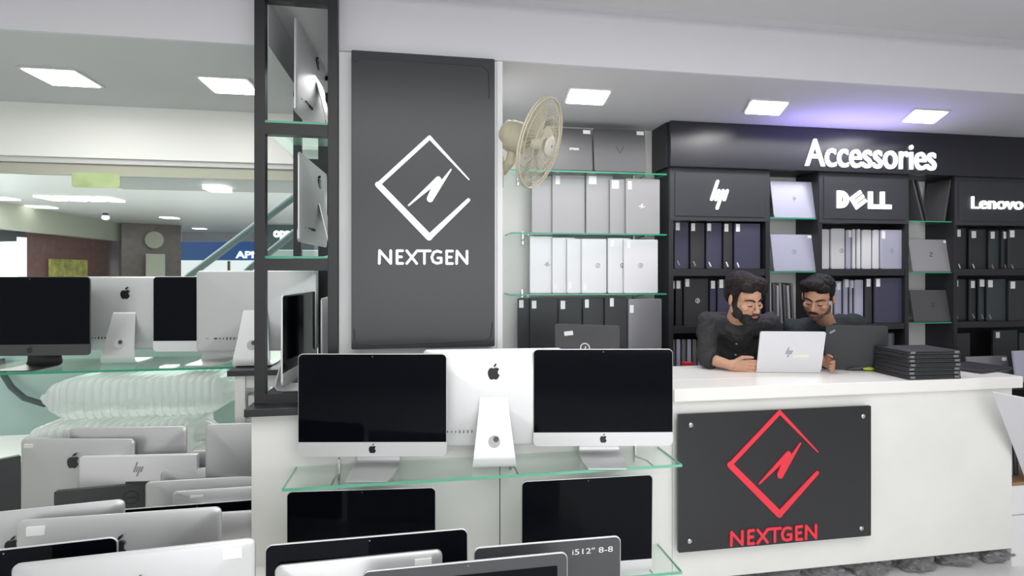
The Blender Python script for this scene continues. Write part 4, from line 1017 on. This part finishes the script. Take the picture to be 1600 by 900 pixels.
def person(cfg):
    base = cfg['base']; o = empty('person', base); tag(o, cfg['label'], 'person', None)
    off = Vector(base); V_ = lambda p: Vector(p)-off
    HM = Matrix.Translation(-off) @ head_matrix(cfg['head'], *cfg['ang']) @ Matrix.Scale(cfg['hs'], 4)
    # --- skin body, one continuous mesh
    b = B(); hb = B(); headprims(hb); bmesh.ops.transform(hb, matrix=HM, verts=hb.verts)
    tmp = bpy.data.meshes.new('tmp'); hb.to_mesh(tmp); hb.free(); b.from_mesh(tmp); bpy.data.meshes.remove(tmp)
    nk = V_(cfg['neck']); tcap(b, nk, .058, HM @ Vector((0, .022, -.055)), .054)
    ch, wa, hp_ = V_(cfg['chest']), V_(cfg['waist']), V_(cfg['hips'])
    ell(b, ch, (.14, .09, .15)); tcap(b, ch, .10, wa, .10); tcap(b, wa, .10, hp_, .12); tcap(b, nk, .06, ch, .08)
    for s in ('L', 'R'):
        sh, el, wr = V_(cfg['sh'+s]), V_(cfg['el'+s]), V_(cfg['wr'+s])
        tcap(b, sh, .048, el, .038); tcap(b, el, .040, wr+(el-wr).normalized()*.0, .027); tcap(b, nk+Vector((0, 0, -.05)), .04, sh, .04)
        q = cfg['hand'+s]; hand(b, wr, *q[:3], size=q[3], side=q[4], curl=q[5])
    for s in (-1, 1):
        hj = hp_+Vector((s*.09, 0, 0)); kn = hj+Vector((s*.06, -.10, -.22)); an = Vector((kn.x, kn.y+.12, -off.z+.52)); 
        tcap(b, hj, .08, kn, .06); tcap(b, kn, .06, an, .04); tcap(b, an, .04, an+Vector((0, -.14, -.04)), .035)
    body = obj('body', b, cfg['skin'], o); remesh(body, .0042, 3)
    # --- garments
    b = B(); g = cfg['girth']
    ell(b, ch+Vector((0, 0, .0)), (.185*g, .125, .17)); tcap(b, ch, .135*g, wa, .130*g); tcap(b, wa, .135*g, hp_, .15*g); 
    tcap(b, nk+Vector((0, .005, -.045)), .082, ch, .12)
    for s in ('L', 'R'):
        sh, el, wr = V_(cfg['sh'+s]), V_(cfg['el'+s]), V_(cfg['wr'+s]); cu = V_(cfg['cuff'+s])
        tcap(b, nk+Vector((0, .005, -.040)), .068, sh, .068*g); tcap(b, nk+Vector((0, .02, -.005)), .052, nk.lerp(sh, .62)+Vector((0, .0, .010)), .056); tcap(b, sh, .069*g, el, .056*g)
        if (cu-el).length > .01:
            d = (cu-el); tube(b, [el, el+d*.3, el+d*.97, el+d], [.054*g, .055*g, .050*g, .050*g], 20); ell(b, el, (.056*g,)*3)
    sh_ = obj('shirt', b, cfg['shirt'], o); remesh(sh_, .007, 5, cfg['fold'])
    for s in ('L', 'R'):
        if cfg.get('rolled'):
            el, cu = V_(cfg['el'+s]), V_(cfg['cuff'+s]); d = (cu-el).normalized(); b = B()
            tube(b, [cu-d*.045, cu-d*.04, cu+d*.004, cu+d*.008, cu-d*.02], [.050, .057, .058, .050, .048], 28); obj('sleeve_cuff', b, cfg['shirt'], sh_, smooth=True)
    b = B()
    for s in (-1, 1):
        hj = hp_+Vector((s*.09, 0, -.02)); kn = hj+Vector((s*.06, -.10, -.22)); an = Vector((kn.x, kn.y+.12, -off.z+.56))
        tcap(b, hj, .105, kn, .078); tcap(b, kn, .078, an, .058)
    t = obj('trousers', b, 'trousers', o); remesh(t, .010, 3)
    # --- collar
    hd = (HM @ Vector((0, .02, -.06))-nk).normalized()
    if cfg['collar'] == 'band':
        a1, a2 = cfg['collar_at']; c0_ = nk+Vector(a1); b = B(); rings = []
        for t_, r_ in ((-.02, .094), (.0, .088), (.040, .074), (.040, .069), (.0, .082), (-.02, .086)):
            rg = []
            for i in range(36):
                a = 2*pi*i/36; e_ = Vector((cos(a)*r_, sin(a)*r_*.95, 0)); dz = -.035*max(0, -sin(a+cfg['open']))**3
                rg.append(c0_+e_+Vector((0, 0, t_+dz)))
            rings.append(rg)
        loft(b, rings, cap=False); obj('collar', b, cfg['shirt'], sh_, smooth=True)
        from mathutils.bvhtree import BVHTree
        bv = BVHTree.FromPolygons([v.co[:] for v in sh_.data.vertices], [p_.vertices[:] for p_ in sh_.data.polygons])
        for i, (px, py, zc) in enumerate(cfg['buttons']):
            o0_ = cam.location-off; dr = (WD(px, py, 1)-cam.location).normalized(); hit = bv.ray_cast(o0_, dr)[0]
            p = hit-dr*.001 if hit else WD(px, py, zc)-off
            b = B(); tube(b, [p+Vector((0, .006, 0)), p+Vector((.0, -.004, .0))], .0055, 12); obj('button', b, 'button', sh_, smooth=True)
    else:
        b = B(); pts = [nk+Vector((cos(2*pi*i/36)*.078, -.012+sin(2*pi*i/36)*.072, -.012+.022*sin(2*pi*i/36))) for i in range(37)]
        tube(b, pts, .009, 8); obj('neckband', b, cfg['shirt'], sh_, smooth=True)
    # --- hair and face
    def hobj(name, prims, m, vox=.0045, sm=3, disp=None, parent=body):
        b = B(); prims(b); bmesh.ops.transform(b, matrix=HM, verts=b.verts); q = obj(name, b, m, parent)
        if vox: remesh(q, vox, sm, disp)
        return q
    hobj('hair', cfg['hair'], cfg['hairm'], .0045, 2, (.012, .022))
    if cfg.get('beard'): hobj('beard', cfg['beard'], cfg['beardm'], .0038, 2, (.004, .012))
    for s in (-1, 1):
        def brows(b):
            tube(b, [(s*.010, -.0935, .0215), (s*.024, -.0925, .0295), (s*.040, -.083, .0305), (s*.056, -.066, .022)], [.0035, .0052, .0048, .0022], 8)
        hobj('eyebrow', brows, 'beard', None)
        def lids(b): tube(b, [(s*.017, -.0865, -.001), (s*.025, -.0895, -.0045), (s*.034, -.0875, -.0055), (s*.044, -.080, -.002)], [.0015, .0028, .0028, .0014], 8)
        hobj('eyelash', lids, 'beard', None)
        def eyes(b): ell(b, (s*.030, -.0775, -.0065), (.012, .0095, .0055))
        hobj('eye', eyes, 'eye', None)
    def lip(b):
        ell(b, (0, -.1015, -.0555), (.021, .008, .0042)); ell(b, (0, -.1005, -.0635), (.018, .0085, .0055))
    hobj('lips', lip, 'lips', None)
    if cfg.get('moustache'): hobj('moustache', cfg['moustache'], 'beard', .003, 1)
    return o
def hair1(b):
    ell(b, (0, .030, .075), (.085, .104, .066)); ell(b, (0, .060, .020), (.076, .062, .080)); ell(b, (.022, -.035, .100), (.066, .060, .038))
    ell(b, (.045, -.066, .082), (.034, .028, .026)); ell(b, (-.03, -.055, .088), (.045, .035, .028)); ell(b, (.055, -.060, .055), (.016, .018, .022))
    for s in (-1, 1): ell(b, (s*.069, .004, .045), (.013, .040, .042)); ell(b, (s*.067, -.012, .018), (.008, .016, .030))
def beard1(b):
    ell(b, (0, -.046, -.090), (.047, .052, .040)); ell(b, (0, -.072, -.098), (.034, .030, .028))
    for s in (-1, 1):
        ell(b, (s*.052, -.020, -.060), (.018, .042, .040)); ell(b, (s*.064, -.008, -.022), (.009, .018, .034)); ell(b, (s*.030, -.070, -.078), (.020, .024, .024))
        tube(b, [(s*.003, -.1055, -.047), (s*.016, -.1025, -.049), (s*.027, -.094, -.060), (s*.030, -.086, -.074)], [.0045, .0055, .0055, .006], 8)
def hair2(b):
    ell(b, (0, .030, .070), (.083, .100, .064)); ell(b, (0, .055, .025), (.077, .060, .070)); ell(b, (-.020, -.045, .102), (.068, .052, .034))
    ell(b, (-.050, -.060, .085), (.028, .028, .026)); ell(b, (.030, -.055, .088), (.045, .035, .026))
    for s in (-1, 1): ell(b, (s*.070, .006, .048), (.011, .038, .036)); ell(b, (s*.068, -.008, .020), (.006, .013, .024))
def stub2(b):
    ell(b, (0, -.0365, -.0745), (.0485, .0495, .0400)); ell(b, (0, -.0665, -.0955), (.0230, .0205, .018))
    for s in (-1, 1): ell(b, (s*.0505, -.006, -.0585), (.0205, .040, .0300))
def mous2(b):
    for s in (-1, 1): tube(b, [(s*.002, -.108, -.0475), (s*.014, -.106, -.0480), (s*.026, -.096, -.0535)], [.008, .0085, .004], 8)
# bearded man
h1 = WD(1163, 467, 3.22)
sL = WD(1107, 503, 3.42); sR = WD(1203, 505, 3.50)
elL = WD(1104, 560, 3.34); elL.z = zt+.062
wrL = WZ(1142, 571, zt+.035); wrL.z = zt+.036
elR = WD(1218, 560, 3.52); wrR = WD(1232, 572, 3.42); wrR.z = zt+.045
person(dict(base=(2.03, 3.42, .60), label='bearded man in a charcoal buttoned shirt looking at the white laptop', head=h1, ang=(radians(6), radians(20), radians(-5)), hs=1.10,
    neck=WD(1149, 505, 3.38), chest=WD(1152, 535, 3.57), waist=WD(1152, 585, 3.72), hips=(2.03, 3.46, .78),
    shL=sL, shR=sR, elL=elL, elR=elR, wrL=wrL, wrR=wrR, cuffL=elL.lerp(wrL, .30), cuffR=elR.lerp(wrR, .6), rolled=True,
    handL=((1, -.42, .0), (1, -.25, -.10), (.1, -.2, .9), .98, 1, -.2), handR=((-.7, -.7, 0), (-.8, -.5, -.2), (.2, 0, 1), .95, 1, .1),
    girth=1.0, skin='skin', shirt='shirt_charcoal', fold=(.030, .055), collar='band', collar_at=((0, -.004, -.008), 0), open=.3, buttons=[(1146, 507, 3.33), (1150, 520, 3.395), (1150.5, 537, 3.40), (1149, 554, 3.45)],
    hair=hair1, hairm='hair', beard=beard1, beardm='beard'))
h2 = WD(1278, 466, 3.38)
sL = WD(1238, 515, 3.52); sR = WD(1334, 506, 3.60)
elL = WD(1262, 566, 3.42); elL.z = zt+.09
wrL = WZ(1284, 566, zt+.06); wrL = WD(1288, 565, 3.25)
elR = WD(1352, 560, 3.52); wrR = WD(1330, 575, 3.42); wrR.z = zt+.05
person(dict(base=(2.62, 3.48, .60), label='moustached man in a dark teal T-shirt leaning towards the laptop', head=h2, ang=(radians(-50), radians(22), radians(6)), hs=1.06,
    neck=WD(1290, 506, 3.50), chest=WD(1288, 540, 3.68), waist=WD(1295, 588, 3.82), hips=(2.66, 3.48, .78),
    shL=sL, shR=sR, elL=elL, elR=elR, wrL=wrL, wrR=wrR, cuffL=elL.lerp(wrL, .35), cuffR=elR.lerp(wrR, .2),
    handL=((-.05, -1, -.15), (-.9, -.3, 0), (0, -.1, 1), .85, 1, .1), handR=((-.7, -.6, -.1), (-.8, -.5, -.2), (.2, 0, 1), .95, 1, .1),
    girth=1.04, skin='skin2', shirt='shirt_teal', fold=(.018, .08), collar='crew',
    hair=hair2, hairm='hair2', beard=stub2, beardm='stubble', moustache=mous2))
for (x, y, lb) in ((2.03, 3.46, 'round stool under the bearded man'), (2.66, 3.48, 'round stool under the moustached man')):
    o = empty('stool', (x, y, 0)); tag(o, lb, 'stool', 'stools behind the counter')
    b = B(); tube(b, [(0, 0, .60), (0, 0, .655)], .17, 28); obj('seat', b, 'black_board', o, smooth=True)
    b = B(); tube(b, [(0, 0, .02), (0, 0, .60)], .025, 14); obj('column', b, 'steel', o, smooth=True)
    b = B(); tube(b, [(0, 0, 0), (0, 0, .02)], .19, 28); obj('base', b, 'steel', o, smooth=True)

# ================================================================= THE MALL BEYOND THE WINDOW
def quad(name, pts, m, label=None, cat=None, th=.05, kind=None):
    P = [Vector(p) for p in pts]; n = (P[1]-P[0]).cross(P[3]-P[0]).normalized()*th
    if n.y < 0: n = -n
    b = B(); a = [b.verts.new(p) for p in P]; c = [b.verts.new(p+n) for p in P]; b.faces.new(a); b.faces.new(c)
    for i in range(4): b.faces.new((a[i], a[(i+1) % 4], c[(i+1) % 4], c[i]))
    o = obj(name, b, m)
    if kind: o['kind'] = kind
    if label: tag(o, label, cat)
    return o
ZM = HC+1.5
struct(obj('floor_mall', bx(-26, 4, YW+.25, 34, -.05, -.001), 'mall_floor'))
struct(obj('ceiling_mall', bx(-26, 4, YW+.13, 34, ZM, ZM+.1), 'mall_ceiling'))
# dropped soffit just outside
P = WD(50, 262, 5.5); 
zs = HC+.88
struct(obj('trim_3', bx(W(52, 0, 4.8).x, 1.5, 4.8, 6.1, HC+.84, ZM), 'mall_soffit'))
def rise(px, py, r): return WD(px, py, r*F/(425-py))
A1, A2 = rise(-60, 308, 1.5), rise(190, 352, 1.5)
def down(p, z): return Vector((p.x, p.y, z))
quad('trim_4', [down(A1, HC+.95), down(A2, HC+.95), A2, A1], 'mall_beige', kind='structure', th=.3)
zcw = A1.y
# store front at far left, red granite wall, column
zcA, zcB = 12.6, 17.6
def wallp(px, zc, z): q = WD(px, 425, zc); return Vector((q.x, q.y, z))
quad('wall_far_store', [wallp(-80, 12.0, 0), wallp(40, 13.6, 0), wallp(40, 13.6, HC+1.0), wallp(-80, 12.0, HC+1.0)], 'mall_dark', kind='structure')
q = quad('store_window', [wallp(-80, 11.9, .3), wallp(28, 13.3, .3), wallp(28, 13.3, HC+.75), wallp(-80, 11.9, HC+.62)], 'mall_window', 'bright white shop window across the mall at the far left', 'window')
q = quad('store_window_frame', [wallp(29, 13.2, .0), wallp(42, 13.4, 0), wallp(42, 13.4, HC+.85), wallp(29, 13.2, HC+.85)], 'mall_white', 'white door frame of the bright shop across the mall', 'frame')
quad('wall_granite', [wallp(41, 13.7, 0), wallp(192, 17.7, 0), wallp(192, 17.7, HC+1.0), wallp(41, 13.7, HC+1.0)], 'granite_red', kind='structure')
quad('wall_poster', [wallp(79, 14.4, 1.0), wallp(137, 15.9, 1.0), wallp(137, 15.9, HC+.35), wallp(79, 14.4, HC+.35)], 'poster', 'yellow-green poster on the red granite wall across the mall', 'poster')
quad('wall_column', [wallp(190, 16.5, 0), wallp(283, 17.5, 0), wallp(283, 17.5, ZM), wallp(190, 16.5, ZM)], 'granite_brown', kind='structure', th=1)
q = WD(242, 375, 16.7); b = B(); tube(b, [(0, 0, 0), (0, -.05, 0)], .26, 28); tag(obj('round_plaque', b, 'mall_beige', None, q+Vector((0, .0, 0)), smooth=True), 'pale round plaque on the brown column across the mall', 'plaque')
q2 = quad('column_sign', [wallp(228, 16.4, .8), wallp(258, 16.7, .8), wallp(258, 16.7, HC+.55), wallp(228, 16.4, HC+.55)], 'mall_beige', 'narrow beige panel on the brown column across the mall', 'sign')
bs = empty('shop', wallp(284, 21, 0)); tag(bs, 'shop across the mall with a blue lit sign', 'shop')
P0, P1 = wallp(284, 21, 0), wallp(405, 21, 0)
def inb(name, z0_, z1, m, y0=0, x0=0, x1=1):
    b = B(); L = P1-P0; n = Vector((-L.y, L.x, 0)).normalized()
    aa = [P0*0+L*x0-n*y0, L*x1-n*y0]; vs = [(aa[0].x, aa[0].y, z0_), (aa[1].x, aa[1].y, z0_), (aa[1].x, aa[1].y, z1), (aa[0].x, aa[0].y, z1)]
    a = [b.verts.new(p) for p in vs]; c = [b.verts.new(Vector(p)+n*.05) for p in vs]; b.faces.new(a); b.faces.new(c)
    for i in range(4): b.faces.new((a[i], a[(i+1) % 4], c[(i+1) % 4], c[i]))
    return obj(name, b, m, bs)
f_ = inb('sign_board', HC+.45, HC+1.17, 'blue_sign', .05)
inb('shop_window', .1, HC+.42, 'mall_white'); inb('door_post', .1, HC+.42, 'wood_edge', .06, .60, .63)
inb('upper_wall', HC+1.18, ZM, 'mall_ceiling')
L = (P1-P0).length; ang_ = atan2((P1-P0).y, (P1-P0).x)
t_ = text('lettering', 'APN', 'letter_white', 0, .95, HC+.53, HC+.80, 0, .02, f_, bold=.03); t_.rotation_euler = (0, 0, ang_); t_.location = (P1-P0)*.71+Vector((0, -.12, 0))
os_ = empty('phone_shop', wallp(405, 17, 0)); tag(os_, 'dark shop front seen through the rack with white lit letters', 'shop')
b = B(); box(b, 0, 3.4, 0, .1, HC+.70, ZM-.02); obj('sign_board', b, 'teal_sign', os_)
obj('shop_window', bx(0, 3.4, .02, .1, .1, HC+.68), 'panel_teal', os_)
text('lettering', 'oppo', 'letter_white', .42, 1.15, HC+1.0, HC+1.30, -.001, .03, os_, bold=.05)
# far wall behind everything
struct(obj('wall_mall_far', bx(-26, 4, 33.8, 34, 0, ZM), 'mall_white'))
# ceiling lights of the mall
ml = [(285, 270, .19), (340, 295, .19), (265, 340, .38), (312, 357, .36), (375, 371, .4), (65, 323, .45), (5, 310, .4)]
for i, (px, py, s) in enumerate(ml):
    zc = (1.5 if i > 1 else .84)*F/(425-py); p = WD(px, py, zc)
    if i < 2: zc = .82*F/(425-py); p = WD(px, py, zc); p.z = HC+.82
    z = p.z
    o = empty('mall_ceiling_light', (p.x, p.y, z), (0, 0, 0)); tag(o, ['left lit panel on the soffit just outside the window', 'right lit panel on the soffit just outside the window', 'bright square light right of the ceiling tubes in the mall', 'mall ceiling light above the brown column', 'farthest mall ceiling light, left of the black rack', 'mall ceiling light above the beige beam', 'mall ceiling light at the left edge'][i], 'ceiling light', 'ceiling lights in the mall')
    obj('diffuser', bx(-s/2, s/2, -s*.45 if i > 1 else -.12, s*.45 if i > 1 else .12, -.02, -.001 if i > 1 else .019), 'light_mall', o)
p = rise(130, 310, 1.5); o = empty('tube_light_cluster', p); tag(o, 'cluster of four lit tubes in the mall ceiling', 'ceiling light')
for k in range(4): obj('tube', bx(-.72+k*.36, -.45+k*.36, -.30, .30, -.03, -.001), 'light_mall', o)
p = rise(165, 333, 1.5); o = empty('ceiling_camera', p); tag(o, 'small dome camera hanging from the mall ceiling', 'camera')
b = B(); tube(b, [(0, 0, 0), (0, 0, -.07)], .06, 14); obj('mount', b, 'mall_dark', o, smooth=True)
b = B(); ell(b, (0, 0, -.11), (.09, .09, .07)); obj('dome', b, 'mall_white', o, smooth=True)
# escalator handrails rising to the right
def rail(pts, r, label):
    b = B(); P = [WD(a, c, z) for a, c, z in pts]; o0 = P[0]; tube(b, [p-o0 for p in P], r, 12)
    tag(obj('escalator_handrail', b, 'mall_rail', None, o0, smooth=True), label, 'handrail', 'escalator handrails')
rail([(200, 600, 9), (255, 470, 9), (297, 430, 9), (400, 352, 9), (475, 296, 9), (520, 262, 9)], .06, 'dark green escalator handrail rising to the right, upper one')
rail([(280, 600, 9.4), (340, 470, 9.4), (392, 418, 9.4), (470, 355, 9.4), (520, 315, 9.4)], .06, 'dark green escalator handrail rising to the right, lower one')
# pale panels and a bent rail just outside the lower part of the window
ep = obj('glass_balustrade', bx(W(-60, 0, 5).x, W(420, 0, 5).x, 5.0, 5.06, 0, 1.22), 'panel_teal'); tag(ep, 'pale green panel outside the window behind the packages', 'panel')
b = B(); pts = [WD(px, py, 4.35) for px, py in ((2, 560), (5, 585), (18, 605), (38, 622), (70, 632))]; o0 = pts[0]
tube(b, [p-o0 for p in pts], .022, 12); tag(obj('bent_rail', b, 'mall_rail', None, o0, smooth=True), 'curved grey-green tube outside the window at the far left', 'rail')
